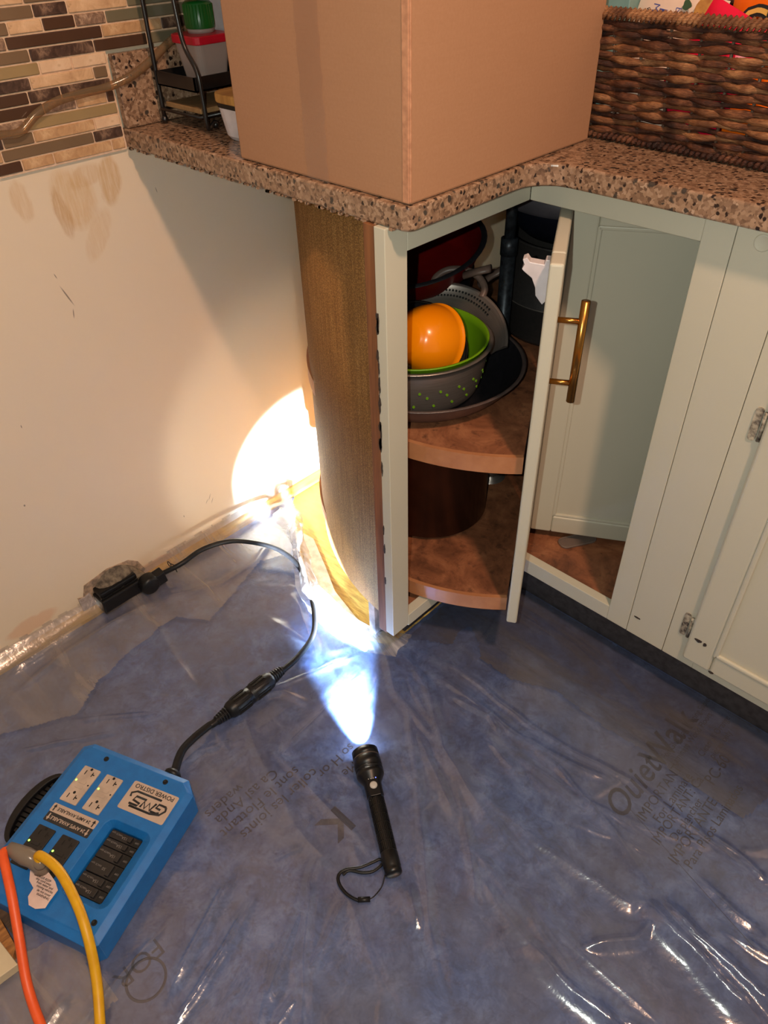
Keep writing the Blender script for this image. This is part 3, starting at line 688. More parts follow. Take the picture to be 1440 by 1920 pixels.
# ------------------------------------------------------------------ cookware on the carousel
ZS = .5095
def bowl(mb, R0, R1, h, th=.002, c=(0,0,0), n=56, M=None, curve=.6, lipw=.003):
    pr = [(0, 0), (R0, 0)]
    for k in range(1, 9):
        t = k/8; pr.append((R0+(R1-R0)*t**curve, h*t))
    pr += [(R1+lipw, h), (R1+lipw, h+.002), (R1-th, h+.002)]
    for k in range(7, -1, -1):
        t = k/8; pr.append((max(.001, R0+(R1-R0)*t**curve-th), max(th, h*t)))
    pr.append((0, th)); mb.lathe(pr, c, n, M); return mb
pan = thing('frying_pan', 'large grey frying pan at bottom of the pan stack on upper shelf', 'pan', (.458, .240, ZS))
bowl(MB(), .14, .183, .045, .003, curve=.7).build('pan_body', M_panout, pan)
MB().lathe([(0, .0045), (.135, .0045), (.15, .014), (.1785, .046)], (0,0,0), 56).build('nonstick_lining', M_pan, pan)
d_ = (math.cos(math.radians(165)), math.sin(math.radians(165)))
MB().tube([(d_[0]*.176, d_[1]*.176, .036), (d_[0]*.26, d_[1]*.26, .055), (d_[0]*.31, d_[1]*.31, .06)], [.010, .009, .011], 12, flat=.6).build('pan_handle', M_greyhand, pan)
cl = thing('colander', 'stainless steel colander with green lining nested in the grey frying pan', 'colander', (.467, .211, ZS+.0055))
bowl(MB(), .102, .129, .094, .0015, curve=.45, lipw=.006).build('steel_bowl', M_steel, cl)
bowl(MB(), .096, .1255, .097, .002, c=(0,0,.003), curve=.45, lipw=.002).build('green_lining', M_green, cl)
dd = MB()
for k in range(44):
    a = math.radians(k*360/44)
    for j in range(3):
        z = .028+.014*j + .004*(k % 2); rr = .102+.027*(z/.094)**.45+.0004; aa = a+.04*j
        if (k+j) % 2: continue
        M = frame_M((rr*math.cos(aa), rr*math.sin(aa), z), (-math.sin(aa), math.cos(aa), 0), (0, 0, 1)); dd.prism([(.0024*math.cos(q), .0024*math.sin(q)) for q in np.linspace(0, 5.5, 8)], -.0005, .0008, M)
o = dd.build('drain_holes', M_green, cl); tag(o, kind='stuff')
lid = thing('pot_lid', 'black rimmed pot lid tucked inside the green colander', 'lid', (.476, .222, ZS+.088))
lid.scale = (.88,)*3; lid.rotation_euler = (math.radians(38), 0, math.radians(70)); bpy.context.view_layer.update()
MB().lathe([(.092, -.003), (.096, 0), (.092, .003), (.089, 0), (.092, -.003)], n=48).build('lid_rim', M_blackm, lid); MB().lathe([(0, .012), (.05, .009), (.09, 0)], n=40).build('lid_glass', M_pan, lid)
_bp = at(795, 637, ZS+.115)
ob = thing('orange_bowl', 'shiny orange plastic bowl lying tipped on its side in the green colander', 'bowl', _bp+(ZS+.115,))
vd = Vector((-.02, -.86, .42)).normalized()             # its base faces the room, to the left
ob.rotation_euler = vd.to_track_quat('Z', 'Y').to_euler(); ob.scale = (.74, .74, .72); bpy.context.view_layer.update()
pr = [(0, .062), (.034, .062), (.036, .060)]
for k in range(1, 11):
    t = k/10; pr.append((.036+(.082-.036)*math.sin(t*math.pi/2), .060-.098*(t**1.5)))
pr += [(.086, -.039), (.086, -.042), (.079, -.041), (.06, .02), (.03, .056), (0, .056)]
MB().lathe(pr, n=56).build('bowl_body', M_orange, ob)
sl = thing('strainer_pot', 'stainless strainer bowl with perforated rim and grey loop handle behind the orange bowl', 'pot', (.472, .276, ZS+.064)); sl.scale = (.88,)*3
tl_ax = Vector((.55*.55, -.84*.55, .83)).normalized(); sl.rotation_euler = tl_ax.to_track_quat('Z', 'Y').to_euler(); bpy.context.view_layer.update()
back = math.degrees(math.atan2(*(lambda v: (v.y, v.x))(sl.matrix_world.to_3x3().inverted() @ Vector((-.55, .84, 0)))))
BACK = back
MB().lathe([(.10, -.020), (.110, -.004), (.128, .018), (.134, .020), (.135, .018), (.1345, .015), (.112, -.006), (.102, -.022)], n=48, a0=math.radians(BACK-92), a1=math.radians(BACK+78)).build('pot_body', M_steel, sl)
dd = MB()
for k in range(-15, 16):
    for j in range(2):
        a = math.radians(back+k*3.3+1.6*j); rr = .1145+.0065*j; z = .0022+.0088*j+.0006
        M = frame_M((rr*math.cos(a), rr*math.sin(a), z+.0004), (-math.sin(a), math.cos(a), 0), (math.cos(a), math.sin(a), 1.25)); dd.prism([(.0022*math.cos(q), .0022*math.sin(q)) for q in np.linspace(0, 5.5, 8)], -.001, .0012, M)
tag(dd.build('strainer_holes', M_slot, sl), kind='stuff')
hp = []
for k, (ro, zz) in zip((-24, -21, -12, 0, 12, 21, 24), ((.128, .014), (.146, .020), (.160, .024), (.164, .026), (.160, .024), (.146, .020), (.128, .014))):
    a = math.radians(back-10+k); hp.append((ro*math.cos(a), ro*math.sin(a), zz))
MB().tube(smooth_path(hp, 6), .0075, 12, flat=.8).build('loop_handle', M_greyhand, sl)
rp = thing('red_pan', 'dark red saute pan stacked at the back left of upper shelf', 'pan', (.315, .385, ZS+.125)); rp.rotation_euler = (math.radians(14), math.radians(0), 0); bpy.context.view_layer.update()
bowl(MB(), .10, .134, .055, .003, curve=.7).build('pan_body', M_redpan, rp)
MB().lathe([(.130, .057), (.136, .061), (.141, .056)], n=48).build('pan_rim', M_pan, rp)
MB().tube([(.14, -.02, .045), (.16, -.01, .052), (.185, .00, .060)], [.010, .009, .010], 12, flat=.6).build('pan_handle', M_greyhand, rp)
sp = thing('saucepan', 'dark pans stacked beneath the red saute pan with long grey handle', 'pan', (.29, .43, ZS))
bowl(MB(), .08, .10, .115, .003).build('pan_body', M_pan, sp)
MB().tube([(.12, .03, .10), (.14, .045, .12), (.165, .06, .14)], [.011, .010, .013], 12, flat=.6).build('pan_handle', M_greyhand, sp)
gp = thing('stock_pot', 'charcoal pot standing right of the carousel pole', 'pot', (.515, .602, ZS))
MB().lathe([(0, 0), (.112, 0), (.117, .008), (.118, .07), (.120, .072), (.120, .078), (.118, .08), (.118, .19), (.121, .193), (.112, .193), (.112, .01), (0, .01)], n=56).build('pot_body', M_greypot, gp)
MB().lathe([(.1185, .0), (.1215, .002), (.1185, .004)], (0, 0, .073), 56).build('seam_ring', M_steel, gp)
nb = thing('mixing_bowl', 'navy black bowl with grey band resting on the charcoal pot', 'bowl', (.515, .602, ZS+.194))
bowl(MB(), .09, .142, .095, .003, curve=.6).build('bowl_body', M_blueblk, nb); MB().lathe([(.1445, .062), (.150, .068), (.153, .094), (.146, .098)], n=56).build('grey_band', M_band, nb)
lp = thing('stock_pot', 'tall dark steel pot on the bottom carousel shelf behind the left stile', 'pot', (.448, .280, .190))
MB().lathe([(0, 0), (.112, 0), (.120, .006), (.121, .20), (.126, .203), (.126, .207), (.117, .206), (.116, .01), (0, .01)], n=56).build('pot_body', simple('bronze_steel', (108,72,56), (80,54,44), 10, .25, .8), lp)
cs = thing('clear_lid', 'small clear plastic tray lying on the cabinet floor under the door', 'lid', at(1082, 1015, .137)+(.137,), math.radians(60))
MB().prism(rrect(-.04, -.015, .04, .015, .012), 0, .002).build('tray_base', M_clearlid, cs); MB().tube([(x, y, .004) for x, y in rrect(-.04, -.015, .04, .015, .012)], .0018, 8, closed=True).build('tray_rim', M_clearlid, cs)
# ------------------------------------------------------------------ cardboard box
bx = thing('cardboard_box', 'large taped cardboard box standing on the corner of the speckled worktop', 'box', (.312, .0085, .9145))
W_, D2, H_ = .3275, .391, .40
MB().box((0, 0, 0), (W_, D2, H_)).build('box_body', M_card, bx, bevel=.003, seg=2)
e_ = MB(); e_.box((W_-.011, -.0012, .002), (W_-.001, .002, H_)); e_.box((W_-.002, .0, .003), (W_+.001, .0025, H_)); e_.build('glued_flap_edge', M_cardedge, bx, bevel=.0008)
tp = MB(); nt = 40
x0 = .145; vs, fs = [], []
for i in range(nt+1):
    for k in range(5):
        z = H_*i/nt; x = x0 + .042*k/4 + .001*math.sin(i*1.7); vs.append((x, -.0010-.0008*abs(mnoise.noise(Vector((x*90, z*50, 1)))), z))
for i in range(nt):
    for k in range(4): fs.append((i*5+k, i*5+k+1, (i+1)*5+k+1, (i+1)*5+k))
tp.add(vs, fs, True); tp.build('tape', M_tape, bx)
MB().box((.0015, .0015, H_), (W_-.0015, D2/2-.001, H_+.003)).box((.0015, D2/2+.001, H_), (W_-.0015, D2-.0015, H_+.003)).build('top_flap', M_card, bx)
# ------------------------------------------------------------------ wicker basket
def basket():
    b = thing('wicker_basket', 'brown woven wicker basket of snacks on the worktop beside the cardboard box', 'basket', (.600, .421, .9145), math.radians(-3.0))
    L, Wd, H = .45, .27, .150
    def ring(z, off=0.0, n=None):
        fl = .018*(z/H)**.8; r = .03
        return rrect(-fl-off, -fl-off, L+fl+off, Wd+fl+off, r+off, 4)
    def resample(poly, n):
        P = np.array(poly+[poly[0]]); seg = np.hypot(*np.diff(P, axis=0).T); cum = np.r_[0, np.cumsum(seg)]; s = np.linspace(0, cum[-1], n, endpoint=False)
        return np.stack([np.interp(s, cum, P[:, 0]), np.interp(s, cum, P[:, 1])], 1)
    NS = 36; nrow = 20; per = 5
    def point_in(P, i, out):
        a = P[(i+1) % len(P)]-P[i-1]; nn = np.array([a[1], -a[0]]); nn = nn/np.linalg.norm(nn); return P[i]+nn*out
    for r in range(nrow):
        z = .014+(H-.017)*r/(nrow-1); P = resample(ring(z), NS*per); pts, rad = [], []
        rowr = random.uniform(.0036, .0054)
        for i in range(len(P)):
            ph = math.pi*i/per + math.pi*(r % 2)*1.0
            q = point_in(P, i, .0042*math.sin(ph)); dz = .0036*mnoise.noise(Vector((i*.12, r*3.1, 0)))+.0012*math.sin(i*.35+r)
            pts.append((q[0], q[1], z+dz)); rad.append(rowr*(.78+.26*abs(math.sin(ph)))*(1+.4*mnoise.noise(Vector((i*.5, r*7, 5)))))
        MB().tube(pts, rad, 7, closed=True).build('wicker_strand', M_wick[(r*7 + r//3) % 3], b)
    P0, P1 = resample(ring(.006), NS), resample(ring(H), NS)
    for i in range(NS):
        if i % 1: continue
        MB().tube([(P0[i][0], P0[i][1], .004), (P1[i][0], P1[i][1], H)], .0024, 6).build('stake', M_stake, b)
    for nm, z, rr, nseg, tl, mt in (('rim_braid', H+.006, .0072, 210, .006, M_wick[2]), ('base_braid', .006, .0055, 170, .005, M_wick[1])):
        P = resample(ring(min(z, H)), nseg); mb = MB()
        for i in range(nseg):
            a = P[(i+1) % nseg]-P[i-1]; t = a/np.linalg.norm(a); nn = np.array([t[1], -t[0]])
            p0 = np.array([*(P[i]-t*.0035+nn*rr*.9), z-rr*.7]); p1 = np.array([*(P[i]+nn*rr*1.2), z]); p2 = np.array([*(P[i]+t*.0035+nn*rr*.2), z+rr*.9]); p3 = np.array([*(P[i]+t*.005-nn*rr*.9), z-rr*.2])
            mb.tube([p0, p1, p2, p3], [.0022, .0034, .0032, .0022], 6)
        tag(mb.build(nm, mt, b), kind='stuff')
    MB().prism(rrect(0, 0, L, Wd, .03), .001, .004).build('basket_base', M_wick[1], b)
    return b
bsk = basket()
def pouch(name, label, cat, loc, rot, w_, h_, m, seal=.012, puff=.018):
    t = thing(name, label, cat, loc); t.rotation_euler = rot; bpy.context.view_layer.update(); vs, fs = [], []; N, K = 14, 18
    for side in (1, -1):
        base = len(vs)
        for i in range(N+1):
            for k in range(K+1):
                u, v = i/N, k/K; e = (math.sin(math.pi*u)*math.sin(math.pi*v))**.55; wr = .0022*mnoise.noise(Vector((u*7, v*9, side*3+w_*50)))
                vs.append(((u-.5)*w_, side*(puff*e+.0004)+wr*e, v*h_))
        for i in range(N):
            for k in range(K):
                f = (base+i*(K+1)+k, base+(i+1)*(K+1)+k, base+(i+1)*(K+1)+k+1, base+i*(K+1)+k+1); fs.append(f if side < 0 else f[::-1])
    MB().add(vs, fs, True).build('pouch_body', m, t); return t
M_pouchw = simple('cream_pouch', (232,208,190), (220,194,176), 20, .4); M_pouchr = simple('red_foil', (226,20,60), (200,12,50), 20, .22); M_poucho = simple('orange_foil', (240,110,20), (228,96,12), 20, .22)
M_teal = simple('teal_card', (130,168,164), None, 20, .5); M_snackg = simple('green_snack_print', (84,96,36), (52,66,30), 60, .4)
M_cookie = simple('cookie_print', (196,142,72), (168,112,54), 120, .7); M_bluei = simple('blue_ink', (70,84,160), None, 20, .6); M_redi = simple('berry_print', (170,40,60), None, 20, .6); M_greeni = simple('leaf_print', (60,90,60), None, 20, .6); M_yel = simple('yellow_print', (232,180,90), None, 20, .5)
bR = (0, 0, math.radians(-3))
g1 = pouch('snack_bag', 'green snack bag standing beside box in basket corner', 'snack bag', (ay(1140, 20, 0.5)[0], 0.5, .925), (math.radians(-8), 0, math.radians(4)), .09, .165, M_snackg)
tc = thing('snack_carton', 'pale teal snack carton between green bag and cream pouch', 'carton', (ay(1168, 20, 0.505)[0], 0.505, .922)); MB().box((-.02, -.03, 0), (.025, .05, .165)).build('carton_body', M_teal, tc, bevel=.001)
g2 = pouch('snack_pouch', 'cream snack pouch with blue lettering and cookie picture in the basket', 'snack bag', (ay(1232, 20, .462)[0], .462, .930), (math.radians(-14), math.radians(6), math.radians(-4)), .13, .165, M_pouchw, puff=.012)
FM = lambda x, z: frame_M((x, -.0135, z), (0, 0, -1), (1, 0, 0))
text('pouch_text', 'MILK', .014, M_bluei, g2, FM(-.030, .130)); text('pouch_text', 'H', .017, M_bluei, g2, FM(-.018, .135), off=.0003); text('pouch_text', 'with', .010, M_ink, g2, FM(-.040, .13)); text('pouch_text', 'be', .012, M_bluei, g2, FM(.004, .140))
MB().prism([(.018*math.cos(a)+.045, .018*math.sin(a)+.148) for a in np.linspace(0, 6.0, 22)], .0125, .0138, Matrix(((1,0,0,0),(0,0,-1,0),(0,1,0,0),(0,0,0,1)))).build('cookie_picture', M_cookie, g2)
for x, z, r_, m in ((.022, .128, .006, M_redi), (.014, .150, .006, M_greeni), (.016, .136, .005, M_greeni)):
    MB().prism([(r_*(1+.25*math.cos(3*a))*math.cos(a)+x, r_*math.sin(a)+z) for a in np.linspace(0, 6.0, 14)], .013, .0142, Matrix(((1,0,0,0),(0,0,-1,0),(0,1,0,0),(0,0,0,1)))).build('fruit_picture', m, g2)
rb = pouch('snack_bag', 'bright red foil snack bag poking up in the basket middle', 'snack bag', (ay(1318, 20, .446)[0], .446, .948), (math.radians(-10), math.radians(22), math.radians(2)), .10, .135, M_pouchr)
og = pouch('snack_bag', 'orange foil snack bag with yellow letter at right of the basket', 'snack bag', (ay(1440, 20, .470)[0], .470, .925), (math.radians(-12), math.radians(-6), math.radians(-8)), .105, .18, M_poucho)
text('bag_letter_outline', 'C', .062, M_ink, og, frame_M((-.010, -.0175, .130), (1,0,0), (0,0,1)), .0008, off=.004); text('bag_letter', 'C', .062, M_yel, og, frame_M((-.010, -.0185, .130), (1,0,0), (0,0,1)), .0009)
# ------------------------------------------------------------------ wire rack and its contents
rk = thing('wire_rack', 'two-tier black wire rack standing on the worktop against the tiled wall', 'rack', (0, 0, .9145))
zr = .9145
fl1, fl2 = (.037, .063), (.150, .068)
W2 = .30
def rpart(n, mb, m=M_blackm, **k): mb.local = False; return mb.build(n, m, rk, **k)
for dy in (0, W2):
    rpart('leg', wmb().tube(smooth_path([(fl1[0], fl1[1]+dy, zr+.006), (fl1[0], fl1[1]+dy, zr+.15), (fl1[0], fl1[1]+dy, zr+.40)], 6), .0035, 10).lathe([(0, -.006), (.004, -.005), (.006, 0), (.004, .005), (0, .006)], (fl1[0], fl1[1]+dy, zr+.0065), 14))
    rpart('leg', wmb().tube(smooth_path([(fl2[0]-.008, fl2[1]+dy+.022, zr+.012), (fl2[0]-.004, fl2[1]+dy+.008, zr+.006), (fl2[0]+.001, fl2[1]+dy, zr+.010), (fl2[0], fl2[1]+dy, zr+.05), (fl2[0]-.004, fl2[1]+dy, zr+.085), (fl2[0]-.026, fl2[1]+dy, zr+.115), (fl2[0]-.033, fl2[1]+dy, zr+.15), (fl2[0]-.037, fl2[1]+dy, zr+.21), (fl2[0]-.045, fl2[1]+dy, zr+.40)], 6), .0035, 10).lathe([(0, -.006), (.004, -.005), (.006, 0), (.004, .005), (0, .006)], (fl2[0]-.008, fl2[1]+dy+.022, zr+.0075), 14))
zt = .972
x0, x1, y0, y1 = fl1[0]+.004, fl2[0]-.004, fl1[1]-.003, fl1[1]+W2+.01
rpart('tray', wmb().box((x0, y0, zt), (x1, y1, zt+.002)).box((x0, y0, zt), (x1, y0+.002, zt+.020)).box((x1-.002, y0, zt), (x1, y1, zt+.020)).box((x0, y0, zt), (x0+.002, y1, zt+.020)).box((x0, y1-.002, zt), (x1, y1, zt+.020)))
wr = wmb()
for z in (.937,):
    wr.tube([(x0, y0, z), (x1, y0, z), (x1, y1, z), (x0, y1, z)], .0025, 8, closed=True)
    for k in range(7): wr.tube([(x0, y0+.02+k*.04, z), (x1, y0+.02+k*.04, z)], .0012, 6)
rpart('lower_wires', wr)
rpart('upper_shelf', wmb().box((x0, y0, 1.118), (x1-.02, y1, 1.122)).box((x1-.022, y0, 1.118), (x1-.02, y1, 1.14)))
tag(MB().box((x0+.004, y0+.006, .9402), (x1-.004, y1-.03, .9475)).build('cork_board', M_foam, bevel=.001), 'thin tan board lying on lowest wires of black rack', 'board')
tb = thing('food_tub', 'small frosted plastic tub with red lid on the black rack', 'container', (.098, .118, zt+.0022))
tb.scale = (.86, .86, .84)
def sqtub(w0, w1, h, r0=.012, n=5):
    vs, fs = [], []; lay = []
    for t in (0, .08, .5, 1): lay.append((w0+(w1-w0)*t, h*t))
    m = MB(); N = 4*(n+1)
    for wv, z in lay: vs += [(x, y, z) for x, y in rrect(-wv/2, -wv/2, wv/2, wv/2, r0, n)]
    for i in range(len(lay)-1):
        for k in range(N): fs.append((i*N+k, i*N+(k+1) % N, (i+1)*N+(k+1) % N, (i+1)*N+k))
    fs.append(tuple(range(N))[::-1]); return m.add(vs, fs, False)
sqtub(.058, .076, .068).build('tub_body', M_tub, tb); MB().prism(rrect(-.042, -.042, .042, .042, .013), .066, .080).build('tub_lid', M_redlid, tb, bevel=.002)
MB().prism(rrect(-.027, -.027, .027, .027, .01), .003, .022).build('powder_filling', simple('tan_powder', (196,150,104), None, 200, .8), tb)
gc = thing('green_cap_jar', 'squat jar with ribbed green cap on top of the red lidded tub', 'jar', (.094, .122, zt+.0695))
MB().lathe([(0, 0), (.020, 0), (.021, .006), (0, .006)], n=32).build('jar_neck', M_tub, gc)
gm = MB(); gm.lathe([(.022, .006), (.0225, .008), (.0215, .038), (.018, .041), (0, .0415)], n=40)
for k in range(26):
    a = 2*math.pi*k/26; gm.box((.0215*math.cos(a)-.0009, .0215*math.sin(a)-.0009, .009), (.0215*math.cos(a)+.0009, .0215*math.sin(a)+.0009, .037))
gm.build('ribbed_cap', M_greenlid, gc)
wc = thing('latched_container', 'white plastic container with side latch behind the green capped jar', 'container', (.06, .235, 1.02))
wc.location = (.083, .215, 1.0365)
MB().box((-.030, -.045, -.062), (.030, .085, -.001)).build('base_tin', M_black, wc, bevel=.004)
MB().box((-.035, -.055, 0), (.035, .09, .15)).build('container_body', M_whitep, wc, bevel=.006, seg=3)
MB().prism(rrect(-.016, .118, .016, .142, .004), -.0585, -.0545, Matrix(((1,0,0,0),(0,0,1,0),(0,1,0,0),(0,0,0,1)))).build('latch', M_whitep, wc)
MB().box((-.003, -.0595, .126), (.001, -.0585, .136)).build('latch_slot', M_ink, wc)
pk = thing('drink_packet', 'white drink packet with red band squeezed between tub and cardboard box', 'packet', (.138, .172, zt+.0022), math.radians(10))
MB().box((-.011, -.009, 0), (.011, .009, .062)).build('packet_body', M_whitep, pk, bevel=.001)
MB().box((-.0113, -.0093, .045), (.0113, .0093, .056)).build('red_band', M_redlid, pk)
PM = lambda z: frame_M((0, -.0097, z), (1,0,0), (0,0,1))
text('packet_text', 'UM.', .009, M_whitep, pk, PM(.0505), off=.0002); text('packet_text', 'Punch', .0085, M_ink, pk, PM(.034), off=.0002)
MB().prism([(.004*math.cos(a)-.006, .004*math.sin(a)+.02) for a in np.linspace(0, 6, 12)], .009, .0096, Matrix(((1,0,0,0),(0,0,-1,0),(0,1,0,0),(0,0,0,1)))).build('round_badge', M_greeni, pk)
MB().prism([(.004*math.cos(a)+.005, .003*math.sin(a)+.012) for a in np.linspace(0, 6, 12)], .009, .0096, Matrix(((1,0,0,0),(0,0,-1,0),(0,1,0,0),(0,0,0,1)))).build('red_badge', M_redlid, pk)
dj = thing('spice_jar', 'dark spice jar half hidden behind the cardboard box on rack', 'jar', (.112, .212, zt+.0022)); MB().lathe([(0, 0), (.02, 0), (.021, .005), (.021, .06), (.016, .07), (0, .07)], n=28).build('jar_body', M_blackm, dj); MB().lathe([(.0175, .071), (.018, .09), (0, .091)], n=28).build('jar_cap', M_black, dj)
wd = thing('storage_canister', 'white canister with bamboo lid and dark band left of cardboard box', 'container', (.236, .106, .9147))
def rbox(w, d, z0, z1, r, taper=0): 
    m = MB(); return m.prism(rrect(-w/2, -d/2, w/2, d/2, r), z0, z1)
vs = []; lay = [(.078, 0, .024), (.088, .006, .028), (.100, .045, .03)]; fs = []; N = 24
for wv, z, r_ in lay: vs += [(x, y*1.0, z) for x, y in rrect(-wv/2, -wv/2, wv/2, wv/2, r_, 5)]
for i in range(2):
    for k in range(N): fs.append((i*N+k, i*N+(k+1) % N, (i+1)*N+(k+1) % N, (i+1)*N+k))
fs.append(tuple(range(N))[::-1]); fs.append(tuple(2*N+k for k in range(N)))
MB().add(vs, fs, False).build('canister_body', M_whitep, wd); rbox(.102, .102, .0452, .0512, .03).build('seal_band', M_black, wd); rbox(.106, .106, .0514, .064, .032).build('bamboo_lid', M_bamboo, wd, bevel=.002)
# clear hose along the wall
hz = [(.012, y, z) for y, z in ((-.29, .943), (-.245, .941), (-.2044, .9411), (-.1725, .9400), (-.1405, .9585), (-.1023, .9705), (-.0566, .9747), (-.0193, .9766))] + [(.026, .0214, .9868), (.028, .0603, 1.003), (.028, .0891, 1.018), (.022, .125, 1.032), (.019, .18, 1.05), (.016, .26, 1.075)]
hz[0:8] = [(.016, y, z) for _, y, z in hz[0:8]]
tag(MB().tube(smooth_path(hz, 8), .0062, 14).build('vinyl_tube', M_hose), 'clear flexible tube curving across the mosaic tiles to the rack', 'tube')
# ------------------------------------------------------------------ outlet block, plug and cord
ow = thing('floor_outlet', 'black outlet box set in a broken hole at the wall base', 'outlet', (0, -.26, 0))
OY0, OY1 = -.315, -.222
def op(n, mb, m, **k): mb.local = False; return mb.build(n, m, ow, **k)
op('outlet_body', wmb().box((.001, OY0, .012), (.044, OY1, .050)).box((.001, OY0+.004, .050), (.034, OY1, .064)), M_black, bevel=.003)
op('outlet_groove', wmb().box((.036, OY0+.002, .0505), (.038, OY1-.002, .0535)).box((.030, OY0+.006, .0642), (.032, OY1-.002, .0665)), M_rubber)
vs, fs = [], []; NY, NZ = 26, 12
for i in range(NY+1):
    for k in range(NZ+1):
        u, v = i/NY, k/NZ; y = OY0+.004+(OY1-OY0+.018)*u; top = .088*math.sin(math.pi*(.16+.74*u))**.6; z = .05+(top-.05)*v
        vs.append((.030*(1-v**1.6)+.003+.0022*mnoise.noise(Vector((y*180, z*180, 0))), y, z))
for i in range(NY):
    for k in range(NZ): fs.append((i*(NZ+1)+k, (i+1)*(NZ+1)+k, (i+1)*(NZ+1)+k+1, i*(NZ+1)+k+1))
op('crumbling_plaster', wmb().add(vs, fs, True), simple('dark_grey_plaster', (74,66,58), (128,116,100), 90, .9, bump=.8, bscale=400, detail=5))
hole = [aw(u, v) for u, v in ((145,1122),(156,1120),(157,1098),(200,1066),(240,1050),(258,1052),(272,1066),(262,1078),(224,1095),(186,1142),(160,1155))]
op('broken_drywall_edge', wmb().prism(hole, .0, .0022, Matrix(((0,0,1,0),(1,0,0,0),(0,1,0,0),(0,0,0,1)))), simple('torn_drywall', (196,166,140), (120,104,90), 60, .9, bump=.5))
hx = [aw(u, v) for u, v in ((146,1124),(157,1118),(166,1110),(184,1138),(160,1154))]
op('exposed_drywall_core', wmb().prism(hx, .002, .0045, Matrix(((0,0,1,0),(1,0,0,0),(0,1,0,0),(0,0,0,1)))), simple('grey_gypsum', (184,172,168), (150,136,130), 120, .9, bump=.5))
pc = thing('black_cord', 'thick black cord from the wall plug to the round inline connector', 'cord', (.05, -.2, .03))
px0 = Vector((.045, OY1+.012, .050)); 
def cp_(n, mb, m, parent=pc, **k): mb.local = False; return mb.build(n, m, parent, **k)
cp_('plug', wmb().lathe([(0, -.014), (.021, -.014), (.0225, -.010), (.0225, .010), (.018, .015), (0, .016)], n=32, M=frame_M((.052, -.208, .036), (0,1,0), (0,0,1))).bar((.052, -.200, .036), (.054, -.170, .040), .024, .030), M_black, bevel=.002)
cord1 = [(.053, -.176, .042)] + [at(u, v, z)+(z,) for u, v, z in ((340,1057,.055),(380,1030,.06),(430,1015,.058),(480,1018,.050),(525,1032,.040),(560,1062,.028),(582,1110,.022),(590,1160,.020),(585,1195,.018),(560,1230,.019),(536,1252,.021))] + [(lambda a, b: (a[0]+(b[0]-a[0])*.10, a[1]+(b[1]-a[1])*.10, .021))(at(527, 1258, .021), at(408, 1350, .021))]
cp_('cord', wmb().tube(smooth_path(cord1, 8), .0058, 14), M_rubber)
tie = at(322, 1085, .05); cp_('cable_tie', wmb().tube([(.050,-.147,.052), (.056,-.143,.050), (.062, -.142, .030)], .0011, 6).tube([(.046+.007*math.cos(a), -.148, .049+.007*math.sin(a)) for a in np.linspace(0, 5.6, 12)], .0010, 6, closed=True), M_rubber)
ic = thing('inline_connector', 'black ribbed inline cord connector lying on the clear plastic', 'connector', (.44, -.23, .02))
pA = Vector(at(527, 1258, .021)+(.021,)); pB = Vector(at(408, 1350, .021)+(.021,)); ax = (pB-pA).normalized(); Li = (pB-pA).length
sd = Vector((0,0,1)).cross(ax).normalized(); Mi = frame_M(pA, sd, ax.cross(sd) * -1 if False else Vector((0,0,1)))
# local frame with z along the axis
zax = ax; xax = sd; yax = zax.cross(xax); Mi = Matrix(((xax.x, yax.x, zax.x, pA.x), (xax.y, yax.y, zax.y, pA.y), (xax.z, yax.z, zax.z, pA.z), (0,0,0,1)))
bd = wmb(); bd.lathe([(0, .022), (.012, .022), (.0165, .030), (.0175, .042), (.0175, Li/2-.001), (.0165, Li/2), (.0175, Li/2+.001), (.0178, Li-.042), (.0165, Li-.030), (.012, Li-.022), (0, Li-.022)], n=36, M=Mi)
for k in range(14):
    a = 2*math.pi*k/14
    for z0, z1 in ((.040, Li/2-.008), (Li/2+.008, Li-.040)):
        bd.box((-.0014, .0168, z0), (.0014, .0190, z1), Mi @ Matrix.Rotation(a, 4, 'Z'))
cp_('connector_body', bd, M_black, ic)
for z0, s in ((.020, -1), (Li-.020, 1)):
    bt = wmb()
    for k in range(5):
        r_ = .0125-.0008*k; zc = z0+s*.0052*k; bt.lathe([(.0065, -.0016), (r_, -.0014), (r_, .0014), (.0065, .0016)], (0, 0, zc), 24, Mi)
    bt.lathe([(.0078, 0), (.0078, .024)], (0, 0, z0 if s > 0 else z0-.024), 20, Mi); cp_('strain_relief', bt, M_rubber, ic)
# ------------------------------------------------------------------ power distribution box
E1 = Vector((.9277, .3733, 0)); ang = math.atan2(E1.y, E1.x)
PB = thing('power_box', 'blue metal power distribution box with outlets and breakers on the plastic', 'power box', (.3467, -.5129, .006), ang)
# local: x = s across, y = -t along, z up ; top at z = .054
ZTOP = .054
def PBm(): return MB()
S1, T1 = .2138, .2526
def loop_pts(pts, z): return [(s, -t, z) for s, t in pts]
cfx = [(0, .010), (.010, 0), (S1-.018, 0), (S1, .014), (S1, T1), (0, T1)]
outl = [(-.010, .002), (.006, -.010), (S1-.012, -.010), (S1+.011, .012), (S1+.012, T1+.004), (S1+.002, T1+.014), (-.010, T1+.010)]
top = [(0, .008), (.010, 0), (S1-.016, 0), (S1-.001, .012), (S1, T1-.004), (S1-.004, T1), (0, T1)]
bm = bmesh.new()
vt = [bm.verts.new((s, -t, ZTOP)) for s, t in top]; vm = [bm.verts.new((s, -t, ZTOP-.006)) for s, t in outl]
vb = [bm.verts.new((s, -t, 0)) for s, t in outl]
nn_ = len(top)
rc = [(s, t) for s, t in rrect(.119, .094, .207, .219, .016, 4)]; rc2 = [(s, t) for s, t in rrect(.128, .102, .1885, .2085, .004, 4)]
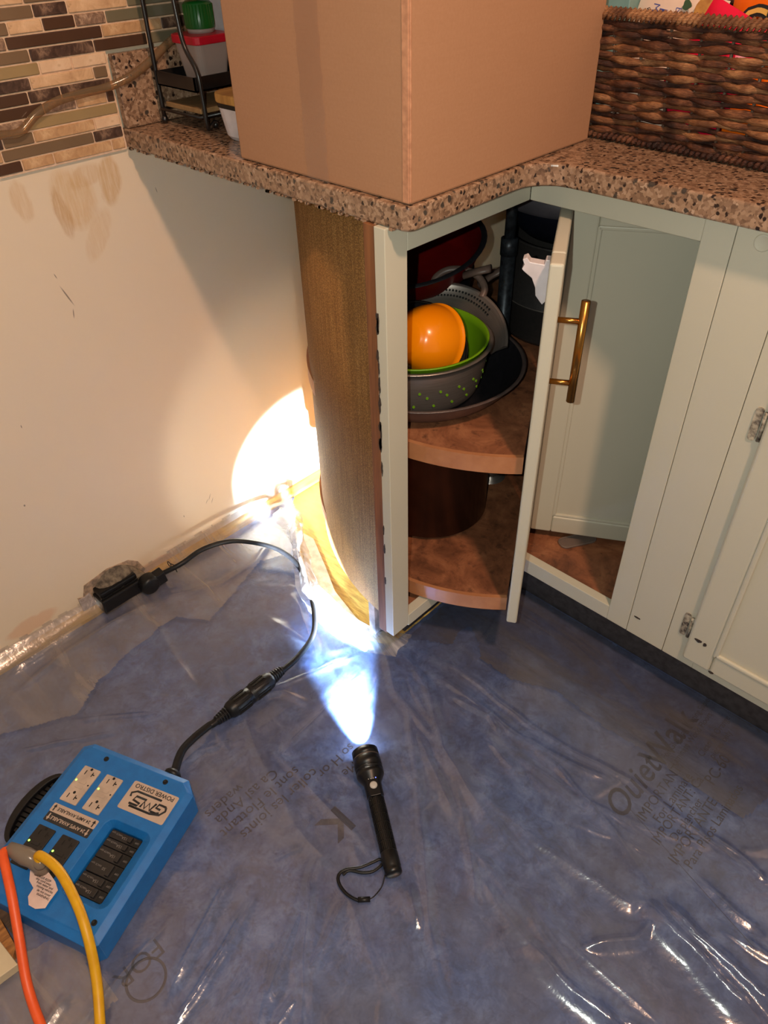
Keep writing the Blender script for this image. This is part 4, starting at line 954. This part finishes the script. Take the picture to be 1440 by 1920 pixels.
vr = [bm.verts.new((s, -t, ZTOP)) for s, t in rc]; vr2 = [bm.verts.new((s, -t, ZTOP-.013)) for s, t in rc2]; vr3 = [bm.verts.new((s, -t, ZTOP-.026)) for s, t in rc2]
def ring_edges(v): return [bm.edges.new((v[i], v[(i+1) % len(v)])) for i in range(len(v))]
et = ring_edges(vt); er = ring_edges(vr); bmesh.ops.triangle_fill(bm, use_beauty=True, edges=et+er)
for a, b in ((vt, vm), (vm, vb), (vr, vr2), (vr2, vr3)):
    for i in range(len(a)): bm.faces.new((a[i], a[(i+1) % len(a)], b[(i+1) % len(b)], b[i]))
bm.faces.new(vr3); bm.faces.new(vb); bmesh.ops.recalc_face_normals(bm, faces=bm.faces)
es = [e for e in bm.edges if len(e.link_faces) == 2 and e.calc_face_angle(0) > .35 and not (e.verts[0] in vr3 and e.verts[1] in vr3)]
bmesh.ops.bevel(bm, geom=es, offset=.0022, segments=2, affect='EDGES', profile=.5, clamp_overlap=True)
me = bpy.data.meshes.new('enclosure'); bm.to_mesh(me); bm.free(); link('enclosure', me, M_blue, PB)
PT = lambda s, t, z=ZTOP: Matrix(((1,0,0,s),(0,-1,0,-t),(0,0,1,z),(0,0,0,1)))   # mirror-safe: only for symmetric shapes
UT = lambda s, t, z=ZTOP: frame_M((s, -t, z), (-1,0,0), (0,-1,0))              # text frame, upside down for the camera
def rr_(name, s0, t0, s1, t1, r, z0, z1, m, parent=PB, **k):
    return MB().prism([(s, -t) for s, t in rrect(s0, t0, s1, t1, r, 3)], z0, z1).build(name, m, parent, **k)
def gfci(s0, t0, m, mslot, bright):
    o = rr_('outlet', s0, t0, s0+.0335, t0+.0665, .002, ZTOP-.001, ZTOP+.0022, m, bevel=.0008); z = ZTOP+.0022; c = s0+.01675
    sl = MB()
    for tt in (t0+.011, t0+.0555):
        sl.box((c-.0075, -tt-.004, z-.0002), (c-.006, -tt+.004, z+.0003)); sl.box((c+.006, -tt-.004, z-.0002), (c+.0075, -tt+.004, z+.0003)); sl.box((c+.0075, -tt-.001, z-.0002), (c+.011, -tt+.001, z+.0003))
        sl.prism([(c+.0024*math.cos(a), -tt+.0075+.0026*math.sin(a)) for a in np.linspace(0, 5.6, 9)], z-.0002, z+.0003)
    tag(sl.build('socket_slots', mslot, o), kind='stuff')
    MB().box((c-.007, -(t0+.031), z), (c+.007, -(t0+.0255), z+.0009)).build('reset_button', m, o, bevel=.0004); MB().box((c-.007, -(t0+.040), z), (c+.007, -(t0+.0345), z+.0009)).build('test_button', m, o, bevel=.0004)
    MB().lathe([(0, .0005), (.0016, .0004), (.0018, 0)], (c-.013, -(t0+.028), z), 12).build('indicator_light', M_led, o)
    MB().lathe([(0, .0004), (.0014, .0002), (.0015, 0)], (c+.013, -(t0+.030), z), 10).build('screw', M_slot, o)
    return o
gfci(.0222, .0333, M_ivory, M_slot, 1); gfci(.0684, .0333, M_ivory, M_slot, 1)
M_blko = simple('black_outlet_plastic', (30,28,28), None, 60, .45); gfci(.0222, .1455, M_blko, M_slot, 0); gfci(.0696, .1455, M_blko, M_slot, 0)
lb = rr_('maker_label', .1200, .0250, .2085, .0758, .003, ZTOP, ZTOP+.0005, M_labelp); zl = ZTOP+.0006
text('label_text', 'POWER DISTRO', .0105, M_ink, lb, UT(.164, .0318, zl), off=.00012)
def logo(parts):
    mb = MB()
    for p in parts: mb.tube([( .164-x, -(.054+y), zl) for x, y in p], .0021, 6, flat=.12)
    return mb
k_ = .0055
G = [[(-.034,-.006),(-.036,.000),(-.030,.009),(-.014,.0125),(.027,.0125)], [(-.034,-.006),(-.030,-.0065),(-.020,-.0065),(-.018,.000),(-.027,.001)],
     [(-.028,.0065),(-.022,.0085),(-.012,.0085)],
     [(-.015,-.0060),(-.010,.0085),(-.004,-.0030),(.000,.0085),(.006,-.003),(.008,.0085)],
     [(.030,.0085),(.014,.0085),(.012,.004),(.026,.0015),(.024,-.0055),(.004,-.0055)], [(.034,-.002),(.036,-.008),(.028,-.0135),(-.020,-.0135)]]
logo(G).build('logo', M_ink, lb)
l1 = rr_('amps_label', .0197, .1065, .1095, .1215, .002, ZTOP, ZTOP+.0005, M_labelp); text('label_text', '24 AMPS AVAILABLE', .0078, M_ink, l1, UT(.0645, .1140, zl), off=.00012, sx=.94)
l2 = rr_('amps_label', .0205, .1215, .1095, .1375, .002, ZTOP, ZTOP+.0005, M_labeld); text('label_text', '24 AMPS AVAILABLE', .0082, M_labelp, l2, UT(.0645, .1295, zl), off=.00012, sx=.94)
for s, t, sg, m, p_ in ((.0255, .114, 1, M_ink, l1), (.1035, .114, 1, M_ink, l1), (.0262, .1295, -1, M_labelp, l2), (.1030, .1295, -1, M_labelp, l2)):
    MB().prism([(s-.0011, -t-.0055*sg), (s+.0011, -t-.0055*sg), (s+.0011, -t+.001*sg), (s+.0032, -t+.001*sg), (s, -t+.0062*sg), (s-.0032, -t+.001*sg), (s-.0011, -t+.001*sg)], zl, zl+.0001).build('arrow', m, p_)
for i, (t0, t1, tx) in enumerate(((.1035, .1165, '15A'), (.1175, .1305, '15A'), (.1315, .1500, '15A'), (.1510, .1730, '50'), (.1745, .1895, '15A'), (.1905, .2070, '15A'))):
    zz = ZTOP-.0255; bo = MB().box((.1295, -t1, zz), (.187, -t0, zz+.010)).build('circuit_breaker', M_breaker, PB, bevel=.0008)
    MB().box((.165, -t1+.002, zz+.010), (.172, -t0-.002, zz+.0150)).build('breaker_toggle', M_breaker, bo, bevel=.0006)
    MB().box((.176, -t1+.001, zz+.010), (.1868, -t0-.001, zz+.0108)).build('breaker_plate', M_slot, bo)
    text('breaker_print', tx, .0065, M_btxt, bo, UT(.157, (t0+t1)/2, zz+.0102)); text('breaker_print', 'HACR type', .0042, M_btxt, bo, UT(.141, (t0+t1)/2-.002, zz+.0102)); text('breaker_print', 'OFF', .0042, M_btxt, bo, UT(.1815, (t0+t1)/2, zz+.0110))
for s, t in ((.0477, .0100), (.1692, .0095), (.2025, .2355), (.012, .24)):
    MB().lathe([(0, .0002), (.0030, .0002), (.0032, .0014), (.0042, .0014), (.0046, 0)], (s, -t, ZTOP), 18).build('screw', M_slot, PB)
gl_ = MB(); Mg = frame_M((.1623, .006, .034), (1,0,0), (0,0,1)) @ Matrix.Rotation(math.pi, 4, 'Y')
gl_.lathe([(0, -.004), (.0125, -.004), (.0125, .004), (.0155, .004), (.0155, .011), (.012, .015), (.0085, .017)], n=6*3, M=Mg); gl_.build('cable_gland', M_black, PB, bevel=.0)
hd = MB(); ha = []
for k in range(25):
    a = math.pi*k/24; ha.append((-.012-.036*math.sin(a), -(.120-.066*math.cos(a))))
hi = [(-.010-.024*math.sin(math.pi*k/24), -(.120-.060*math.cos(math.pi*k/24))) for k in range(25)]
hd.prism(ha+hi[::-1], .006, .040); hd.build('carry_handle', M_black, PB, bevel=.002)
vn = MB()
for k in range(13):
    t = .068+k*.0085; vn.box((-.024*math.sin(math.pi*(t-.054)/.132)-.011, -t-.003, .012), (-.0102, -t+.003, .034))
vn.build('handle_ribs', M_rubber, PB)
PB.rotation_euler = (0, 0, ang); bpy.context.view_layer.update()
tl = thing('tail_cord', 'short thick black cord joining inline connector to blue power box', 'cord', (.45, -.4, .02))
gw = PB.matrix_world @ Vector((.1623, .020, .034)); gw0 = PB.matrix_world @ Vector((.1623, .012, .034))
ce = pB + ax*.012
tl_m = wmb(); tl_m.tube(smooth_path([tuple(gw0), tuple(gw), at(340,1410,.036)+(.036,), at(362,1385,.028)+(.028,), at(390,1362,.022)+(.022,), tuple(ce), tuple(pB)], 8), .0075, 14, flat=.85)
cp_('cord_jacket', tl_m, M_rubber, tl)
# plug with tag, orange and yellow cords
def lw(s, t, z): v = PB.matrix_world @ Vector((s, -t, z)); return (v.x, v.y, v.z)
pg = thing('extension_plug', 'clear lighted plug pushed into the black outlet of blue power box', 'plug', lw(.040, .195, .058))
p1 = Vector(at(62, 1612, .088)+(.088,)); p2 = Vector(at(16, 1590, .098)+(.098,))
cp_('plug_body', wmb().tube([p1+Vector((.008,.004,-.028)), p1+Vector((.006,.003,-.012)), p1, p1.lerp(p2, .3), p1.lerp(p2, .6), p2], [.013, .0125, .0125, .0135, .012, .0095], 18), M_plugc, pg)
cp_('plug_socket_ring', wmb().tube([p1+Vector((.009,.004,-.008)), p1+Vector((.015,.006,.006))], .0095, 18), M_plugc, pg)
oc = thing('orange_extension_cord', 'orange extension cord leaving the clear plug toward lower left', 'cord', (.5, -.72, .05))
op_ = [p2+Vector((.003, 0, -.002)), Vector(at(6, 1600, .102)+(.102,)), Vector(at(10, 1625, .100)+(.100,)), Vector(at(22, 1680, .088)+(.088,)), Vector(at(36, 1760, .062)+(.062,)), Vector(at(52, 1850, .030)+(.030,)), Vector(at(80, 1930, .016)+(.016,)), Vector(at(120, 2010, .014)+(.014,))]
cp_('cord_jacket', wmb().tube(smooth_path(op_, 8), .0068, 14), M_orangec, oc)
yc = thing('yellow_extension_cord', 'yellow extension cord arching over corner of the blue power box', 'cord', (.6, -.66, .05))
yp = [p1+Vector((.010, .004, .000)), Vector(at(75, 1604, .100)+(.100,)), Vector(at(110, 1632, .098)+(.098,)), Vector(at(142, 1690, .088)+(.088,)), Vector(at(163, 1750, .074)+(.074,)), Vector(at(180, 1830, .040)+(.040,)), Vector(at(187, 1910, .018)+(.018,)), Vector(at(190, 2000, .015)+(.015,))]
cp_('cord_jacket', wmb().tube(smooth_path(yp, 8), .0072, 14), M_yellowc, yc)
tg = thing('warning_tag', 'crumpled white paper warning tag hanging under the clear plug', 'tag', lw(.075, .22, .062))
tpx = [(62,1612),(82,1622),(103,1652),(108,1668),(92,1690),(84,1702),(66,1704),(53,1696),(52,1680),(62,1664),(54,1650),(56,1632)]
tp3 = [at(u, v, .066)+(.066,) for u, v in tpx]
cx_, cy_ = sum(p[0] for p in tp3)/len(tp3), sum(p[1] for p in tp3)/len(tp3)
tv, tf = [], []; rings = 5
for j in range(rings+1):
    for p in tp3:
        f = j/rings; x, y = cx_+(p[0]-cx_)*f, cy_+(p[1]-cy_)*f; tv.append((x, y, .0645+.003*mnoise.noise(Vector((x*60, y*60, 0)))))
m = len(tp3)
for j in range(rings):
    for k in range(m): tf.append((j*m+k, j*m+(k+1) % m, (j+1)*m+(k+1) % m, (j+1)*m+k))
tgm = wmb(); tgm.add(tv, tf, True); cp_('tag_paper', tgm, simple('tag_paper', (222,196,186), (206,178,168), 30, .7), tg)
for i, (u, v) in enumerate(((80,1646),(82,1653),(84,1660),(84,1667),(82,1674),(80,1681))):
    p = at(u, v, .0682); M = frame_M((p[0], p[1], .0683), (E1.x*.94-E1.y*.3*0, E1.y*.94, 0), (-E1.y, E1.x, 0))
    text('tag_text', ('DANGER KEEP', 'this cord away', 'from water and', 'moving vehicles', 'do not cover', 'WARNING')[i], .0048, M_ink, tg, M, world=True)
p = at(84, 1628, .068); text('tag_mark', '!', .012, M_redi, tg, frame_M((p[0], p[1], .0685), (E1.x, E1.y, 0), (-E1.y, E1.x, 0)), world=True)
# board scraps at the lower left
wbp = [at(u, v, .030) for u, v in ((-60,1740),(0,1765),(33,1808),(0,1832),(-60,1880))]
bs = thing('board_offcut', 'cream painted board offcut with brown raw wood at lower left', 'board', (wbp[2][0], wbp[2][1], .006))
cp_('painted_board', wmb().prism(wbp, .012, .030), simple('cream_board', (206,192,160), (198,182,150), 20, .5), bs, bevel=.001)
wbe = [at(u, v, .024) for u, v in ((-60,1650),(0,1722),(30,1775),(22,1800),(0,1768),(-60,1742))]
cp_('raw_wood_strip', wmb().prism(wbe, .012, .024), wood('stained_raw_wood', (96,58,24), (176,120,60), (30,4,4), 4), bs)
wbd = [at(u, v, .02) for u, v in ((-60,1600),(0,1664),(24,1720),(30,1760),(0,1722),(-60,1650))]
cp_('dark_wood_edge', wmb().prism(wbd, .010, .020), wood('dark_wood', (50,36,26), (92,70,50), (30,4,4), 4), bs)
# ------------------------------------------------------------------ flashlight
t0 = Vector(at(739, 1640, .021)+(.0195,)); h0 = Vector(at(684, 1412, .026)+(.031,)); fa = (h0-t0).normalized(); FLn = (h0-t0).length
xs_ = fa.cross(Vector((0,0,1))).normalized(); ys_ = fa.cross(xs_).normalized()
if ys_.z < 0: ys_ = -ys_
xs_ = ys_.cross(fa)
Mf = Matrix(((xs_.x, ys_.x, fa.x, t0.x), (xs_.y, ys_.y, fa.y, t0.y), (xs_.z, ys_.z, fa.z, t0.z), (0,0,0,1)))
ft = thing('flashlight', 'black metal flashlight lit and lying on the plastic with wrist strap', 'flashlight', tuple(t0))
def fp(n, mb, m, parent=ft, **k): mb.local = False; return mb.build(n, m, parent, **k)
k = FLn
body = [(0, 0), (.011, 0), (.0135, .002), (.0138, .008), (.0132, .010), (.0140, .012), (.0140, .034), (.0130, .036)]
fp('tail_cap', wmb().lathe(body, n=40, M=Mf), M_anod)
gr = wmb(); gr.lathe([(.0125, .036), (.0128, k*.60)], n=40, M=Mf)
for i in range(28):
    a = 2*math.pi*i/28
    for j in range(6):
        z0 = .038+j*(k*.60-.04)/6; gr.box((-.0009, .0122, z0), (.0009, .0136, z0+(k*.60-.04)/6-.002), Mf @ Matrix.Rotation(a+.11*(j % 2), 4, 'Z'))
fp('knurled_grip', gr, M_anod)
hdp = [(.0135, k*.60), (.0145, k*.605), (.0150, k*.70), (.0155, k*.715), (.0235, k*.775), (.0240, k*.785), (.0240, k*.81), (.0225, k*.813), (.0225, k*.822), (.0240, k*.825), (.0240, k*.835), (.0225, k*.838), (.0225, k*.847), (.0240, k*.850), (.0240, k*.925), (.0222, k*.93), (.0222, k*.94), (.0236, k*.942), (.0232, k*1.0), (.0205, k*1.0), (.0200, k*.985)]
fp('head', wmb().lathe(hdp, n=48, M=Mf), M_anod)
fp('bezel_ring', wmb().lathe([(.0222, k*.929), (.0234, k*.931), (.0234, k*.938), (.0222, k*.941)], n=48, M=Mf), simple('grey_ring', (110,100,96), None, 20, .35, .6))
fp('lens', wmb().lathe([(0, k*.984), (.0200, k*.986)], n=40, M=Mf), M_lens)
Mtop = Mf @ Matrix.Translation((0, .0145, k*.665)) @ Matrix.Rotation(-math.pi/2, 4, 'X')
fp('switch_plate', wmb().box((-.009, -.018, -.004), (.009, .018, .0012), Mtop), M_black, bevel=.001)
bt_ = fp('power_button', wmb().lathe([(.0065, .001), (.0062, .0035), (.004, .0042), (0, .0043)], n=24, M=Mtop), M_button)
for i in range(4):
    fp('indicator_light', wmb().lathe([(.0010, .001), (.0008, .0018), (0, .002)], (-.0065+.0042*i, -.0125 if (Mtop @ Vector((0, -1, 0)) - Mtop @ Vector((0,0,0))).dot(fa) > 0 else .0125, 0), 10, Mtop), M_ledb if i == (0 if True else 3) else M_button)
zst = .0105
def sp_(pts, z=zst): return [at(u, v, z)+(z,) for u, v in pts]
st_ = smooth_path([at(722,1640,.016)+(.016,)]+sp_([(712,1665),(700,1682),(690,1688),(672,1688),(650,1675),(636,1655),(636,1640),(650,1630),(675,1625),(700,1617),(714,1612)]), 8)
fp('wrist_strap', wmb().tube(smooth_path(sp_([(690,1687),(672,1688),(650,1676),(636,1657),(635,1641),(648,1630),(675,1626),(700,1616),(712,1611),(718,1618),(700,1633),(680,1636),(655,1632),(643,1640)]), 8), .0026, 8, flat=.6), M_rubber)
fp('strap_string', wmb().tube(smooth_path([at(722,1640,.018)+(.018,)]+sp_([(716,1662),(702,1680),(692,1686)]), 6), .0010, 6), M_rubber)
fp('strap_clasp', wmb().tube(sp_([(671,1687),(694,1686)], .0105), .0042, 10, flat=.7), M_black)
# light of the flashlight: narrow hot spot inside a wide spill cone
lp0 = h0 + fa*.004
aim = Vector((0, h0.y + (0-h0.x)*fa.y/fa.x*.99-.01, .10))
lamp('flashlight_beam', 'SPOT', tuple(lp0), 1200, (.80, .90, 1.0), .006, tuple(aim), 25, .6)
lamp('flashlight_spill', 'SPOT', tuple(lp0), 6, (1.0, .94, .78), .010, tuple(aim+Vector((0, -.05, .10))), 48, .45)
lamp('flashlight_near_spill', 'SPOT', tuple(lp0), 330, (.40, .66, 1.0), .012, tuple(Vector((lp0.x, lp0.y, 0))+Vector((fa.x, fa.y, 0))*.16), 40, .8)
